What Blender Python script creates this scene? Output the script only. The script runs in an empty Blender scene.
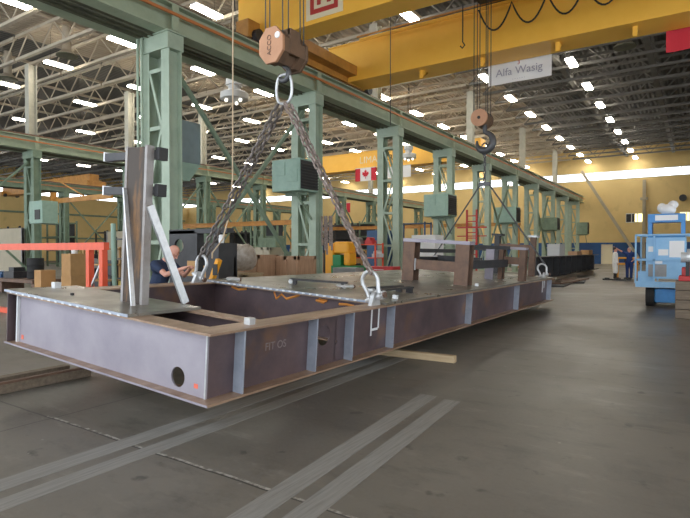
import bpy, math, random
from mathutils import Vector, Matrix
random.seed(7)
sc = bpy.context.scene
C = sc.collection
R = math.radians

# ------------------------------------------------------------------ camera, sky, light, exposure
cam_d = bpy.data.cameras.new('camera'); cam = bpy.data.objects.new('camera', cam_d); C.objects.link(cam)
cam_d.sensor_width = 36; cam_d.lens = 36 * 530 / 690; cam_d.clip_end = 400
cam.location = (0, 0, 1.6)
cam.rotation_euler = (R(90) - math.atan(9 / 530), 0, R(33.6))
sc.camera = cam
world = bpy.data.worlds.new('sky'); sc.world = world; world.use_nodes = True
bg = world.node_tree.nodes['Background']; bg.inputs[0].default_value = (.86, .93, 1, 1); bg.inputs[1].default_value = 1.15
sc.view_settings.view_transform = 'Standard'; sc.view_settings.look = 'None'
sc.view_settings.exposure = 1.5; sc.view_settings.gamma = 1; sc.view_settings.use_curve_mapping = False
LAMP = 16.0      # strength of the strip lights' diffusers
UPLIGHT = 5.0  # strength of the glow added on top of the strip lights

# ------------------------------------------------------------------ mesh helpers
def V(*a): return Vector(a)
class MB:
    def __init__(s): s.v = []; s.f = []
    def add(s, vs, fs):
        n = len(s.v); s.v += [tuple(p) for p in vs]; s.f += [tuple(i + n for i in f) for f in fs]; return s
    def box(s, x0, x1, y0, y1, z0, z1):
        return s.add([(x0,y0,z0),(x1,y0,z0),(x1,y1,z0),(x0,y1,z0),(x0,y0,z1),(x1,y0,z1),(x1,y1,z1),(x0,y1,z1)],
              [(0,3,2,1),(4,5,6,7),(0,1,5,4),(1,2,6,5),(2,3,7,6),(3,0,4,7)])
    def cbox(s, cx, cy, z0, wx, wy, h): return s.box(cx-wx/2, cx+wx/2, cy-wy/2, cy+wy/2, z0, z0+h)
    def prism(s, prof, o, ex, ey, ez):
        o = Vector(o); ex = Vector(ex); ey = Vector(ey); ez = Vector(ez); n = len(prof)
        a = [o + ex*p[0] + ey*p[1] for p in prof]; b = [p + ez for p in a]
        return s.add(a + b, [tuple(range(n-1, -1, -1)), tuple(range(n, 2*n))] + [(i, (i+1)%n, (i+1)%n+n, i+n) for i in range(n)])
    def bar(s, p0, p1, w, h, up=(0,0,1)):
        p0 = Vector(p0); p1 = Vector(p1); d = p1 - p0; u = Vector(up); dn = d.normalized()
        if abs(dn.dot(u)) > .98: u = Vector((0,1,0))
        x = dn.cross(u).normalized(); y = x.cross(dn)
        return s.prism([(-w/2,-h/2),(w/2,-h/2),(w/2,h/2),(-w/2,h/2)], p0, x, y, d)
    def ibeam(s, p0, p1, h, b, tf=.025, tw=.015, up=(0,0,1)):
        p0 = Vector(p0); p1 = Vector(p1); d = p1 - p0; u = Vector(up); dn = d.normalized()
        x = dn.cross(u).normalized(); y = x.cross(dn); H = h/2; B = b/2; T = H - tf; w = tw/2
        return s.prism([(-B,-H),(B,-H),(B,-T),(w,-T),(w,T),(B,T),(B,H),(-B,H),(-B,T),(-w,T),(-w,-T),(-B,-T)], p0, x, y, d)
    def tube(s, pts, r, n=8, closed=False):
        pts = [Vector(p) for p in pts]; m = len(pts); rs = r if isinstance(r, (list, tuple)) else [r]*m
        ring = []; prev = None
        for i, p in enumerate(pts):
            a = pts[(i-1) % m] if (closed or i > 0) else p; b = pts[(i+1) % m] if (closed or i < m-1) else p
            t = (b - a).normalized()
            if prev is None:
                u = Vector((0,0,1)) if abs(t.z) < .9 else Vector((1,0,0)); x = t.cross(u).normalized()
            else:
                x = (prev - t*prev.dot(t)); x = x.normalized() if x.length > 1e-6 else t.orthogonal().normalized()
            prev = x; y = t.cross(x)
            ring += [p + x*math.cos(k*2*math.pi/n)*rs[i] + y*math.sin(k*2*math.pi/n)*rs[i] for k in range(n)]
        fs = []
        for i in range(m if closed else m-1):
            j = (i+1) % m
            fs += [(i*n+k, i*n+(k+1)%n, j*n+(k+1)%n, j*n+k) for k in range(n)]
        if not closed: fs += [tuple(range(n-1,-1,-1)), tuple((m-1)*n+k for k in range(n))]
        return s.add(ring, fs)
    def cyl(s, p0, p1, r, n=16, r2=None): return s.tube([p0, p1], [r, r if r2 is None else r2], n)
    def lathe(s, prof, o, n=24):
        o = Vector(o); m = len(prof)
        vs = [o + Vector((r*math.cos(k*2*math.pi/n), r*math.sin(k*2*math.pi/n), z)) for r, z in prof for k in range(n)]
        fs = [(i*n+k, i*n+(k+1)%n, (i+1)*n+(k+1)%n, (i+1)*n+k) for i in range(m-1) for k in range(n)]
        return s.add(vs, fs + [tuple(range(n-1,-1,-1)), tuple((m-1)*n+k for k in range(n))])
    def ball(s, c, rx, ry=None, rz=None, n=12, m=8, rot=None):
        ry = rx if ry is None else ry; rz = rx if rz is None else rz; c = Vector(c)
        vs = []; 
        for i in range(1, m):
            a = math.pi*i/m
            for k in range(n):
                b = 2*math.pi*k/n; p = Vector((rx*math.sin(a)*math.cos(b), ry*math.sin(a)*math.sin(b), rz*math.cos(a)))
                vs.append(c + (rot @ p if rot else p))
        t = Vector((0,0,rz)); vs += [c + (rot @ t if rot else t), c - (rot @ t if rot else t)]
        fs = [(i*n+k, (i+1)*n+k, (i+1)*n+(k+1)%n, i*n+(k+1)%n) for i in range(m-2) for k in range(n)]
        N = (m-1)*n
        fs += [(N, k, (k+1)%n) for k in range(n)] + [(N+1, (m-2)*n+(k+1)%n, (m-2)*n+k) for k in range(n)]
        return s.add(vs, fs)
    def capsule(s, p0, r0, p1, r1):
        s.ball(p0, r0); s.ball(p1, r1); return s.cyl(p0, p1, r0, 12, r1)
    def holeplate(s, o, ex, ey, ez, w, h, cx, cy, r, n=32):
        """rectangle w x h with a round hole at (cx, cy); thickness vector ez"""
        o = Vector(o); ex = Vector(ex); ey = Vector(ey); ez = Vector(ez)
        cs = [math.atan2(y-cy, x-cx) for x, y in ((0,0),(w,0),(w,h),(0,h))]
        ang = sorted(set([2*math.pi*k/n - math.pi for k in range(n)] + cs))
        inn = []; out = []
        for a in ang:
            c, q = math.cos(a), math.sin(a); t = 1e9
            if c > 1e-9: t = min(t, (w-cx)/c)
            if c < -1e-9: t = min(t, -cx/c)
            if q > 1e-9: t = min(t, (h-cy)/q)
            if q < -1e-9: t = min(t, -cy/q)
            inn.append(o + ex*(cx+r*c) + ey*(cy+r*q)); out.append(o + ex*(cx+t*c) + ey*(cy+t*q))
        m = len(ang); vs = inn + out + [p+ez for p in inn] + [p+ez for p in out]; fs = []
        for i in range(m):
            j = (i+1) % m
            fs += [(i, j, m+j, m+i), (2*m+j, 2*m+i, 3*m+i, 3*m+j), (j, i, 2*m+i, 2*m+j), (m+i, m+j, 3*m+j, 3*m+i)]
        return s.add(vs, fs)
    def build(s, name, m, parent=None, off=None, smooth=False, bevel=0):
        me = bpy.data.meshes.new(name); vs = s.v
        if off is not None: o = Vector(off); vs = [tuple(Vector(p) - o) for p in vs]
        me.from_pydata(vs, [], s.f); me.update()
        import bmesh
        b = bmesh.new(); b.from_mesh(me); bmesh.ops.recalc_face_normals(b, faces=b.faces); b.to_mesh(me); b.free()
        me.materials.append(m)
        if smooth:
            for p in me.polygons: p.use_smooth = True
            if hasattr(me, 'set_sharp_from_angle'): me.set_sharp_from_angle(angle=R(40))
        ob = bpy.data.objects.new(name, me); C.objects.link(ob)
        if parent: ob.parent = parent
        if bevel:
            bm = ob.modifiers.new('edge', 'BEVEL'); bm.width = bevel; bm.segments = 2; bm.limit_method = 'ANGLE'
        return ob
def tag(o, label, cat, group=None, kind=None):
    o['label'] = label; o['category'] = cat
    if group: o['group'] = group
    if kind: o['kind'] = kind
    return o
def thing(name, label, cat, loc=(0,0,0), rz=0, group=None):
    o = bpy.data.objects.new(name, None); C.objects.link(o); o.empty_display_size = .1
    o.location = loc; o.rotation_euler = (0, 0, rz)
    return tag(o, label, cat, group)
def solo(name, mb, m, label, cat, loc=(0,0,0), group=None, rz=0, smooth=False, bevel=0):
    o = mb.build(name, m, None, None, smooth, bevel); o.location = loc; o.rotation_euler = (0, 0, rz)
    return tag(o, label, cat, group)
def struct(name, mb, m, parent=None):
    o = mb.build(name, m, parent); o['kind'] = 'structure'; return o
def dup(root, loc, label, group=None, rz=None):
    r = root.copy(); C.objects.link(r); r.location = loc; r['label'] = label
    if rz is not None: r.rotation_euler = (0, 0, rz)
    if group: r['group'] = group
    for ch in list(root.children):
        c = ch.copy(); C.objects.link(c); c.parent = r
        for g in ch.children:
            d = g.copy(); C.objects.link(d); d.parent = c
    return r
def text(name, body, size, m, parent, loc, rot, ext=.002, align='CENTER'):
    cu = bpy.data.curves.new(name, 'FONT'); cu.body = body; cu.size = size; cu.extrude = ext
    cu.align_x = align; cu.align_y = 'CENTER'; cu.materials.append(m)
    tmp = bpy.data.objects.new(name, cu); C.objects.link(tmp); bpy.context.view_layer.update()
    me = bpy.data.meshes.new_from_object(tmp.evaluated_get(bpy.context.evaluated_depsgraph_get())); bpy.data.objects.remove(tmp)
    o = bpy.data.objects.new(name, me); C.objects.link(o); o.parent = parent; o.location = loc; o.rotation_euler = rot
    return o
ORD = ['first','second','third','fourth','fifth','sixth','seventh','eighth','ninth','tenth','eleventh','twelfth','thirteenth','fourteenth',
       'fifteenth','sixteenth','seventeenth','eighteenth','nineteenth','twentieth','twenty-first','twenty-second','twenty-third','twenty-fourth','twenty-fifth','twenty-sixth','twenty-seventh']

# ------------------------------------------------------------------ materials
def mat(name, col, rough=.6, metal=0, col2=None, scale=3, lo=.4, hi=.65, bump=0, detail=6, stretch=None, col3=None, scale3=1.2, lo3=.6, hi3=.7, rough2=None):
    m = bpy.data.materials.new(name); m.use_nodes = True; nt = m.node_tree; N = nt.nodes; L = nt.links
    b = N['Principled BSDF']; b.inputs['Base Color'].default_value = (*col, 1); b.inputs['Roughness'].default_value = rough
    b.inputs['Metallic'].default_value = metal
    if col2 is None and not bump and col3 is None: return m
    tc = N.new('ShaderNodeTexCoord'); mp = N.new('ShaderNodeMapping'); L.new(tc.outputs['Object'], mp.inputs[0])
    if stretch: mp.inputs['Scale'].default_value = stretch
    nz = N.new('ShaderNodeTexNoise'); nz.inputs['Scale'].default_value = scale; nz.inputs['Detail'].default_value = detail
    nz.inputs['Roughness'].default_value = .62
    L.new(mp.outputs[0], nz.inputs['Vector'])
    out = None
    if col2 is not None:
        rp = N.new('ShaderNodeMapRange'); rp.inputs[1].default_value = lo; rp.inputs[2].default_value = hi; L.new(nz.outputs[0], rp.inputs[0])
        mx = N.new('ShaderNodeMix'); mx.data_type = 'RGBA'; mx.inputs[6].default_value = (*col, 1); mx.inputs[7].default_value = (*col2, 1)
        L.new(rp.outputs[0], mx.inputs[0]); out = mx.outputs[2]
        if rough2 is not None:
            rr = N.new('ShaderNodeMapRange'); rr.inputs[3].default_value = rough; rr.inputs[4].default_value = rough2
            L.new(rp.outputs[0], rr.inputs[0]); L.new(rr.outputs[0], b.inputs['Roughness'])
    if col3 is not None:
        n3 = N.new('ShaderNodeTexNoise'); n3.inputs['Scale'].default_value = scale3; n3.inputs['Detail'].default_value = 5; L.new(tc.outputs['Object'], n3.inputs['Vector'])
        r3 = N.new('ShaderNodeMapRange'); r3.inputs[1].default_value = lo3; r3.inputs[2].default_value = hi3; L.new(n3.outputs[0], r3.inputs[0])
        m3 = N.new('ShaderNodeMix'); m3.data_type = 'RGBA'; m3.inputs[7].default_value = (*col3, 1); m3.inputs[6].default_value = (*col, 1)
        if out: L.new(out, m3.inputs[6])
        L.new(r3.outputs[0], m3.inputs[0]); out = m3.outputs[2]
    if out: L.new(out, b.inputs['Base Color'])
    if bump:
        bp = N.new('ShaderNodeBump'); bp.inputs['Strength'].default_value = bump; bp.inputs['Distance'].default_value = .02
        L.new(nz.outputs[0], bp.inputs['Height']); L.new(bp.outputs[0], b.inputs['Normal'])
    return m
def glow(name, col, s):
    m = bpy.data.materials.new(name); m.use_nodes = True; b = m.node_tree.nodes['Principled BSDF']
    b.inputs['Base Color'].default_value = (.9,.9,.9,1); b.inputs['Emission Color'].default_value = (*col, 1); b.inputs['Emission Strength'].default_value = s
    return m
M = {}
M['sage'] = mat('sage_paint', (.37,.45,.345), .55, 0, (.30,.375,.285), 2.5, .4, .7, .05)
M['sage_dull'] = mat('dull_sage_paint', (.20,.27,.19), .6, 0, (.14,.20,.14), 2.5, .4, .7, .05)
M['runway'] = mat('runway_green', (.36,.42,.30), .55, 0, (.28,.34,.235), 1.5, .4, .7, .04)
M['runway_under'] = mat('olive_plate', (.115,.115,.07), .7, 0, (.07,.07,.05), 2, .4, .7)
M['box_green'] = mat('heater_green', (.29,.42,.34), .5, 0, (.24,.36,.29), 4, .4, .7)
M['box_grey'] = mat('cabinet_blue_grey', (.20,.26,.27), .5, 0, (.17,.22,.23), 4, .4, .7)
M['louver'] = mat('dark_louver', (.035,.035,.035), .6)
M['yellow'] = mat('crane_yellow', (.98,.54,.07), .42, 0, (.93,.49,.055), 1.2, .4, .7, .03)
M['orange_brown'] = mat('end_truck_ochre', (.55,.26,.05), .5, 0, (.38,.16,.03), 2, .4, .7)
M['rail_orange'] = mat('conductor_orange', (.50,.17,.05), .5)
M['truss'] = mat('truss_paint', (.52,.46,.36), .6, 0, (.42,.36,.28), 1.5, .4, .7)
M['truss_dark'] = mat('truss_grey', (.17,.162,.147), .6, 0, (.13,.125,.115), 1.5, .4, .7)
M['post'] = mat('pale_post', (.48,.46,.38), .6, 0, (.38,.37,.3), 2, .4, .7)
M['lamp'] = glow('strip_light', (1,.93,.80), LAMP)
M['bulb'] = glow('warm_bulb', (1,.93,.8), 1.2)
M['roof_glow'] = glow('added_roof_glow', (1,.88,.70), UPLIGHT)
M['housing'] = mat('lamp_housing', (.6,.6,.58), .5)
M['mill'] = mat('mill_scale_steel', (.14,.095,.10), .40, .3, (.08,.058,.065), 2.2, .35, .68, .05, col3=(.22,.11,.05), scale3=1.6, lo3=.60, hi3=.80)
M['mill_lightened'] = mat('mill_steel_lightened', (.36,.33,.37), .5, .25, (.28,.255,.30), 1.7, .35, .68, .03, stretch=(1,1,1))  # mill steel made paler, standing in for light on the end beam
M['flange'] = mat('rusty_flange', (.42,.29,.20), .42, .3, (.25,.155,.10), 6, .35, .68, .05, stretch=(1,.25,1))
M['stiff'] = mat('ground_steel', (.42,.46,.54), .42, .45, (.33,.37,.45), 8, .35, .7, .03)
M['deck'] = mat('deck_plate', (.25,.235,.20), .25, .45, (.17,.16,.14), 1.6, .35, .7, 0, rough2=.42)
M['rust'] = mat('rusty_plate', (.20,.115,.075), .6, .2, (.12,.075,.055), 5, .35, .68, .08)
M['rustdark'] = mat('brown_web', (.062,.046,.036), .6, .2, (.24,.12,.045), 2.6, .53, .70, .08, stretch=(2.2,1,.55))
M['black_steel'] = mat('black_steel', (.035,.036,.04), .5, .3, (.06,.056,.058), 5, .4, .7)
M['dark_plate'] = mat('dark_grey_plate', (.055,.055,.058), .55, .2, (.035,.035,.036), 3, .4, .7)
M['orange_mark'] = mat('orange_crayon', (.75,.30,.06), .7)
M['red_mark'] = mat('red_crayon', (.75,.16,.10), .7)
M['chalk'] = mat('chalk', (.22,.18,.18), .9)
M['post_flange'] = mat('post_flange', (.33,.31,.30), .5, .2, (.22,.19,.17), 3, .4, .7, .03)
M['weld'] = mat('weld_white', (.72,.74,.76), .5)
M['galv'] = mat('galvanised', (.62,.63,.64), .38, .5, (.48,.49,.5), 12, .4, .7)
M['chain'] = mat('chain_steel', (.22,.19,.175), .42, .45, (.11,.095,.085), 9, .4, .7)
M['chain_rust'] = mat('chain_brown', (.33,.27,.24), .42, .45, (.17,.125,.105), 9, .4, .7)
M['rope'] = mat('wire_rope', (.06,.06,.06), .6, .3)
M['cord'] = mat('tan_cord', (.55,.42,.28), .8)
M['block'] = mat('block_orange', (.52,.27,.15), .55, 0, (.44,.22,.12), 4, .4, .7)
M['block_dark'] = mat('block_brown', (.17,.10,.06), .6, .2, (.11,.07,.045), 4, .4, .7)
M['hook'] = mat('hook_steel', (.10,.10,.105), .45, .5)
M['white'] = mat('white_paint', (.80,.80,.80), .6)
M['cream'] = mat('cream_panel', (.82,.72,.50), .6)
M['logo'] = mat('logo_red', (.48,.04,.03), .6)
M['flagred'] = mat('flag_red', (.60,.03,.05), .8)
M['grey_ink'] = mat('grey_ink', (.35,.35,.42), .8)
M['black'] = mat('black_paint', (.015,.015,.016), .5)
M['rubber'] = mat('rubber', (.022,.022,.022), .8)
M['wood'] = mat('raw_timber', (.55,.42,.26), .75, 0, (.43,.31,.18), 6, .35, .7, .08, stretch=(.4,4,4))
M['wood2'] = mat('grey_timber', (.22,.17,.12), .8, 0, (.13,.10,.075), 6, .35, .7, .1, stretch=(.4,4,4))
M['crate'] = mat('crate_wood', (.50,.31,.19), .75, 0, (.37,.215,.125), 5, .35, .7, .08, stretch=(5,5,.5))
M['carton'] = mat('cardboard', (.50,.29,.12), .8, 0, (.42,.24,.10), 4, .4, .7)
M['gate'] = mat('orange_red_paint', (.78,.10,.035), .45, 0, (.68,.085,.03), 5, .4, .7)
M['red'] = mat('red_paint', (.50,.03,.03), .5, 0, (.40,.03,.03), 5, .4, .7)
M['green'] = mat('machine_green', (.02,.22,.07), .5)
M['myellow'] = mat('machine_yellow', (.85,.38,.02), .5)
M['blue'] = mat('lift_blue', (.06,.28,.64), .45, 0, (.05,.22,.52), 4, .4, .7)
M['lightblue'] = mat('pale_blue', (.27,.50,.74), .5, 0, (.21,.43,.68), 4, .4, .7)
M['steelblue'] = mat('rack_blue', (.02,.07,.17), .5)
M['panel'] = mat('beige_panel', (.46,.40,.29), .7, 0, (.39,.34,.25), 1, .4, .7)
M['grey'] = mat('mid_grey', (.30,.30,.30), .6, 0, (.24,.24,.24), 4, .4, .7)
M['lightgrey'] = mat('light_grey', (.55,.56,.56), .5)
M['plastic'] = mat('plastic_wrap', (.46,.40,.34), .3, 0, (.30,.25,.20), 7, .4, .65, .5)
M['skin'] = mat('skin', (.60,.30,.22), .55)
M['hair_grey'] = mat('grey_hair', (.45,.42,.40), .8)
M['hair_dark'] = mat('dark_hair', (.05,.04,.035), .8)
M['navy'] = mat('navy_cloth', (.016,.028,.065), .85)
M['royal'] = mat('blue_coverall', (.015,.04,.16), .85)
M['coat'] = mat('white_coat', (.86,.85,.82), .85)
M['eye'] = mat('eye', (.03,.02,.02), .3)
M['shoe'] = mat('shoe', (.02,.02,.02), .6)
M['glass'] = glow('daylight_pane', (.86,.93,1), 1.6)
M['glass_y'] = glow('amber_pane', (1,.82,.30), .9)
M['stripe'] = mat('floor_stripe', (.26,.25,.23), .6, 0, (.165,.158,.145), 6, .40, .75, 0, stretch=(8,.4,1))

# concrete floor: worn patches, stains, saw joints
def floor_mat():
    m = bpy.data.materials.new('concrete_floor'); m.use_nodes = True; nt = m.node_tree; N = nt.nodes; L = nt.links; b = N['Principled BSDF']
    tc = N.new('ShaderNodeTexCoord')
    def noise(s, d=6, r=.6):
        n = N.new('ShaderNodeTexNoise'); n.inputs['Scale'].default_value = s; n.inputs['Detail'].default_value = d; n.inputs['Roughness'].default_value = r
        L.new(tc.outputs['Object'], n.inputs['Vector']); return n.outputs[0]
    def rng(x, a, c, o0=0, o1=1):
        n = N.new('ShaderNodeMapRange'); n.inputs[1].default_value = a; n.inputs[2].default_value = c; n.inputs[3].default_value = o0; n.inputs[4].default_value = o1
        L.new(x, n.inputs[0]); return n.outputs[0]
    def mix(f, a, c):
        n = N.new('ShaderNodeMix'); n.data_type = 'RGBA'; L.new(f, n.inputs[0])
        for k, q in ((6, a), (7, c)):
            if isinstance(q, tuple): n.inputs[k].default_value = (*q, 1)
            else: L.new(q, n.inputs[k])
        return n.outputs[2]
    def mth(op, a, c=None):
        n = N.new('ShaderNodeMath'); n.operation = op
        for k, q in ((0, a), (1, c)):
            if q is None: continue
            if isinstance(q, (int, float)): n.inputs[k].default_value = q
            else: L.new(q, n.inputs[k])
        return n.outputs[0]
    big = noise(.35, 7); mid = noise(1.6, 8, .7); fine = noise(30, 4)
    c = mix(rng(big, .35, .65), (.100,.089,.073), (.190,.172,.143))
    c = mix(rng(mid, .50, .70, 0, .6), c, (.075,.069,.060))
    c = mix(rng(fine, .35, .75, 0, .35), c, (.17,.16,.145))
    mp = N.new('ShaderNodeMapping'); mp.inputs['Scale'].default_value = (.9, 2.6, 1); L.new(tc.outputs['Object'], mp.inputs[0])
    sm = N.new('ShaderNodeTexNoise'); sm.inputs['Scale'].default_value = 1.1; sm.inputs['Detail'].default_value = 9; sm.inputs['Roughness'].default_value = .72; L.new(mp.outputs[0], sm.inputs['Vector'])
    c = mix(rng(sm.outputs[0], .56, .68, 0, .5), c, (.055,.050,.043)); c = mix(rng(sm.outputs[0], .44, .32, 0, .45), c, (.25,.232,.20))
    spots = noise(4.5, 3, .5); c = mix(rng(spots, .66, .73, 0, .6), c, (.035,.032,.029)); c = mix(rng(noise(9, 2, .5), .74, .78, 0, .5), c, (.34,.32,.29))
    sp = N.new('ShaderNodeSeparateXYZ'); L.new(tc.outputs['Object'], sp.inputs[0])
    wob = rng(noise(1.2, 4), 0, 1, -.03, .03)
    def joint(ax, off, per, w):
        q = mth('ADD', mth('SUBTRACT', sp.outputs[ax], off), wob)
        return mth('LESS_THAN', mth('PINGPONG', q, per/2), w)
    j = mth('MAXIMUM', joint(1, 2.63, 5.95, .010), joint(0, -5.1, 6.1, .008))
    c = mix(mth('MULTIPLY', j, .75), c, (.035,.032,.03))
    q = mth('ADD', mth('SUBTRACT', sp.outputs[1], 2.63), wob)
    near = mth('LESS_THAN', mth('ABSOLUTE', mth('ADD', q, -.02)), .013)
    near = mth('MULTIPLY', near, rng(noise(14, 3), .42, .58)); near = mth('MULTIPLY', near, mth('GREATER_THAN', sp.outputs[0], -5.2))
    c = mix(mth('MULTIPLY', near, .8), c, (.42,.40,.36))
    L.new(c, b.inputs['Base Color'])
    b.inputs['Specular IOR Level'].default_value = .3
    L.new(rng(big, .3, .7, .30, .55), b.inputs['Roughness'])
    bp = N.new('ShaderNodeBump'); bp.inputs['Strength'].default_value = .12; bp.inputs['Distance'].default_value = .01
    L.new(mid, bp.inputs['Height']); L.new(bp.outputs[0], b.inputs['Normal'])
    return m
def ribbed(name, col, dark, period, axis):
    m = bpy.data.materials.new(name); m.use_nodes = True; nt = m.node_tree; N = nt.nodes; L = nt.links; b = N['Principled BSDF']
    tc = N.new('ShaderNodeTexCoord'); w = N.new('ShaderNodeTexWave'); w.bands_direction = axis; w.inputs['Scale'].default_value = .314/period
    L.new(tc.outputs['Object'], w.inputs['Vector'])
    nz = N.new('ShaderNodeTexNoise'); nz.inputs['Scale'].default_value = .4; L.new(tc.outputs['Object'], nz.inputs['Vector'])
    mx = N.new('ShaderNodeMix'); mx.data_type = 'RGBA'; mx.inputs[6].default_value = (*col,1); mx.inputs[7].default_value = (*dark,1)
    rp = N.new('ShaderNodeMapRange'); rp.inputs[1].default_value = .3; rp.inputs[2].default_value = .7; L.new(nz.outputs[0], rp.inputs[0]); L.new(rp.outputs[0], mx.inputs[0])
    L.new(mx.outputs[2], b.inputs['Base Color']); b.inputs['Roughness'].default_value = .7
    bp = N.new('ShaderNodeBump'); bp.inputs['Strength'].default_value = .9; bp.inputs['Distance'].default_value = .08
    L.new(w.outputs['Fac'], bp.inputs['Height']); L.new(bp.outputs[0], b.inputs['Normal'])
    return m
M['floor'] = floor_mat()
M['roof_tan'] = ribbed('roof_deck_tan', (.46,.39,.30), (.36,.30,.23), .3, 'X')
M['roof_grey'] = ribbed('roof_deck_grey', (.10,.097,.09), (.075,.072,.067), .3, 'X')
M['wall'] = mat('yellow_wall', (.72,.53,.23), .75, 0, (.64,.47,.20), .35, .35, .68, .02, col3=(.56,.41,.18), scale3=.9, lo3=.6, hi3=.75)
M['wall_blue'] = mat('blue_dado', (.02,.085,.24), .6, 0, (.02,.07,.2), .8, .4, .7)

# ------------------------------------------------------------------ the setting
XL, XR, YB, YF, ZR = -80., 16., -8., 67., 13.3
XA, XB = -10.9, -29.9           # faces of the two runway rows
struct('floor', MB().box(XL, XR, YB, YF, -.3, 0), M['floor'])
struct('ceiling_far', MB().box(XL, -31, YB, YF, ZR, ZR+.2), M['roof_grey'])
struct('ceiling_left', MB().box(-31, -11.6, YB, YF, ZR, ZR+.2), M['roof_tan'])
struct('ceiling_right', MB().box(-11.6, XR, YB, YF, ZR, ZR+.2), M['roof_grey'])
wf = MB()                        # far wall with clerestory strip, two small windows and a doorway
SW = [(-6.7,-5.0,4.65,5.7), (-1.6,.2,4.65,5.7)]
D0, D1 = -9.2, -8.0
wf.box(XL, XR, YF, YF+.3, 10.55, ZR)
wf.box(XL, XR, YF, YF+.3, 5.7, 9.58); wf.box(XL, XR, YF, YF+.3, 2.45, 4.65)
xs = [XL] + [q for s in SW for q in s[:2]] + [XR]
for i in range(0, len(xs), 2): wf.box(xs[i], xs[i+1], YF, YF+.3, 4.65, 5.7)
struct('wall_far', wf, M['wall'])
struct('trim_1', MB().box(XL, D0, YF-.02, YF+.3, 0, 2.45).box(D1, XR, YF-.02, YF+.3, 0, 2.45).box(D0, D1, YF-.02, YF+.3, 2.25, 2.45), M['wall_blue'])
dr = struct('door_1', MB().box(D0, D1, YF+.05, YF+.12, 0, 2.25), M['cream'])
struct('door_handle', MB().box(D0+.08, D0+.14, YF, YF+.06, 1.0, 1.14), M['galv'], dr)
def window(n, x0, x1, z0, z1, m, pan, y=YF):
    g = struct('window_%d' % n, MB().box(x0, x1, y+.12, y+.16, z0, z1), m)
    f = MB(); t = .08
    f.box(x0, x1, y-.03, y+.1, z0, z0+t).box(x0, x1, y-.03, y+.1, z1-t, z1)
    for k in range(pan+1):
        x = x0 + (x1-x0)*k/pan; f.box(max(x0, x-t/2), min(x1, x+t/2), y-.03, y+.1, z0+t, z1-t)
    struct('window_frame', f, M['housing'], g)
window(1, XL, XR, 9.58, 10.55, M['glass'], 22)
for i, s in enumerate(SW):
    window(2+i, *s, M['black'], 3)
    gy = bpy.data.objects['window_%d' % (2+i)]; xm = s[0]+(s[1]-s[0])*(.52 if i == 0 else .0)
    struct('window_pane', MB().box(xm, s[1]-(0 if i == 0 else .9), YF+.10, YF+.115, s[2], s[3]), M['glass_y'], gy)
wl = MB().box(XL-.3, XL, YB, YF, 0, 9.58).box(XL-.3, XL, YB, YF, 10.55, ZR)
struct('wall_left', wl, M['wall'])
g = struct('window_5', MB().box(XL-.2, XL-.16, YB, YF, 9.58, 10.55), M['glass'])
f = MB()
for k in range(26): f.box(XL-.12, XL+.02, YB+3*k, YB+3*k+.1, 9.58, 10.55)
struct('window_frame', f, M['housing'], g)
struct('wall_right', MB().box(XR, XR+.3, YB, 0, 0, ZR).box(XR, XR+.3, 24, YF, 0, ZR).box(XR, XR+.3, 0, 24, 8, ZR), M['wall'])   # unseen opening added so sky light enters from the right
for i, (xa, xb, w, y0, y1) in enumerate([(-3.93,-3.93,.20,.6,7.6), (-3.62,-3.62,.18,.6,7.8), (-2.14,-2.45,.19,.9,5.35), (-1.86,-2.15,.18,.9,5.3)]):
    struct('trim_%d' % (i+2), MB().prism([(xa-w/2,y0),(xa+w/2,y0),(xb+w/2,y1),(xb-w/2,y1)], (0,0,0), (1,0,0), (0,1,0), (0,0,.003)), M['stripe'])
# wall posts, pipe and long diagonal brace against the far wall
q = MB().ibeam((-4.9,66.7,0),(-4.9,66.7,9.3), .35,.3, .03,.03, (0,1,0)); q.box(-5.25,-4.55,66.3,66.9,7.1,7.35)
solo('wall_post', MB().add([tuple(Vector(p)-V(-4.9,66.7,0)) for p in q.v], q.f), M['panel'], 'tan steel post with a small bracket on the far yellow wall', 'post', (-4.9,66.7,0))
solo('diagonal_brace', MB().bar((0,0,10.6),(6.1,0,.2),.3,.3), M['panel'], 'long tan diagonal brace leaning across the yellow far wall', 'brace', (-11.1,65.6,0))
solo('wall_fan', MB().cyl((0,0,0),(0,-.5,0),.35,16).box(-.1,.1,-.1,.35,-.1,.1), M['black'], 'small dark fan unit high on the yellow wall near the right edge', 'fan', (-1.3,66.6,7.1))

# roof trusses, purlins, upper posts
def truss(x0, x1, m, label, group, name='roof_truss'):
    t = thing(name, label, 'truss', ((x0+x1)/2, 0, 11.75), 0, group); L = (x1-x0)/2
    MB().box(-L, L, -.09, .09, 0, .14).build('bottom_chord', m, t)
    MB().box(-L, L, -.09, .09, 1.22, 1.36).build('top_chord', m, t)
    w = MB(); n = max(4, round(2*L/1.25)); s = 2*L/n
    for k in range(n):
        a, b = (.07, 1.29) if k % 2 == 0 else (1.29, .07)
        w.bar((-L+k*s, 0, a), (-L+(k+1)*s, 0, b), .055, .055, (0,1,0))
    w.build('web', m, t)
    return t
TY = [9.15 + 2.5*k for k in range(23)]
for x0, x1, m, lab, grp in ((-11.8, XR-.05, M['truss_dark'], 'grey steel roof truss spanning the main aisle', 'roof trusses over the main aisle'),
                            (-30.6, -12.0, M['truss'], 'pale tan steel roof truss spanning the bay left of the crane columns', 'roof trusses over the left bay'),
                            (-49.2, -30.8, M['truss'], 'pale tan roof truss beyond the second column row', 'roof trusses over the third bay'),
                            (XL+.05, -49.4, M['truss_dark'], 'dim grey roof truss in the bay furthest left', 'roof trusses over the furthest bay')):
    base = None
    for k, y in enumerate(TY):
        if base is None: base = truss(x0, x1, m, lab, grp); base.location.y = y
        else: dup(base, ((x0+x1)/2, y, 11.75), lab, grp)
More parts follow.
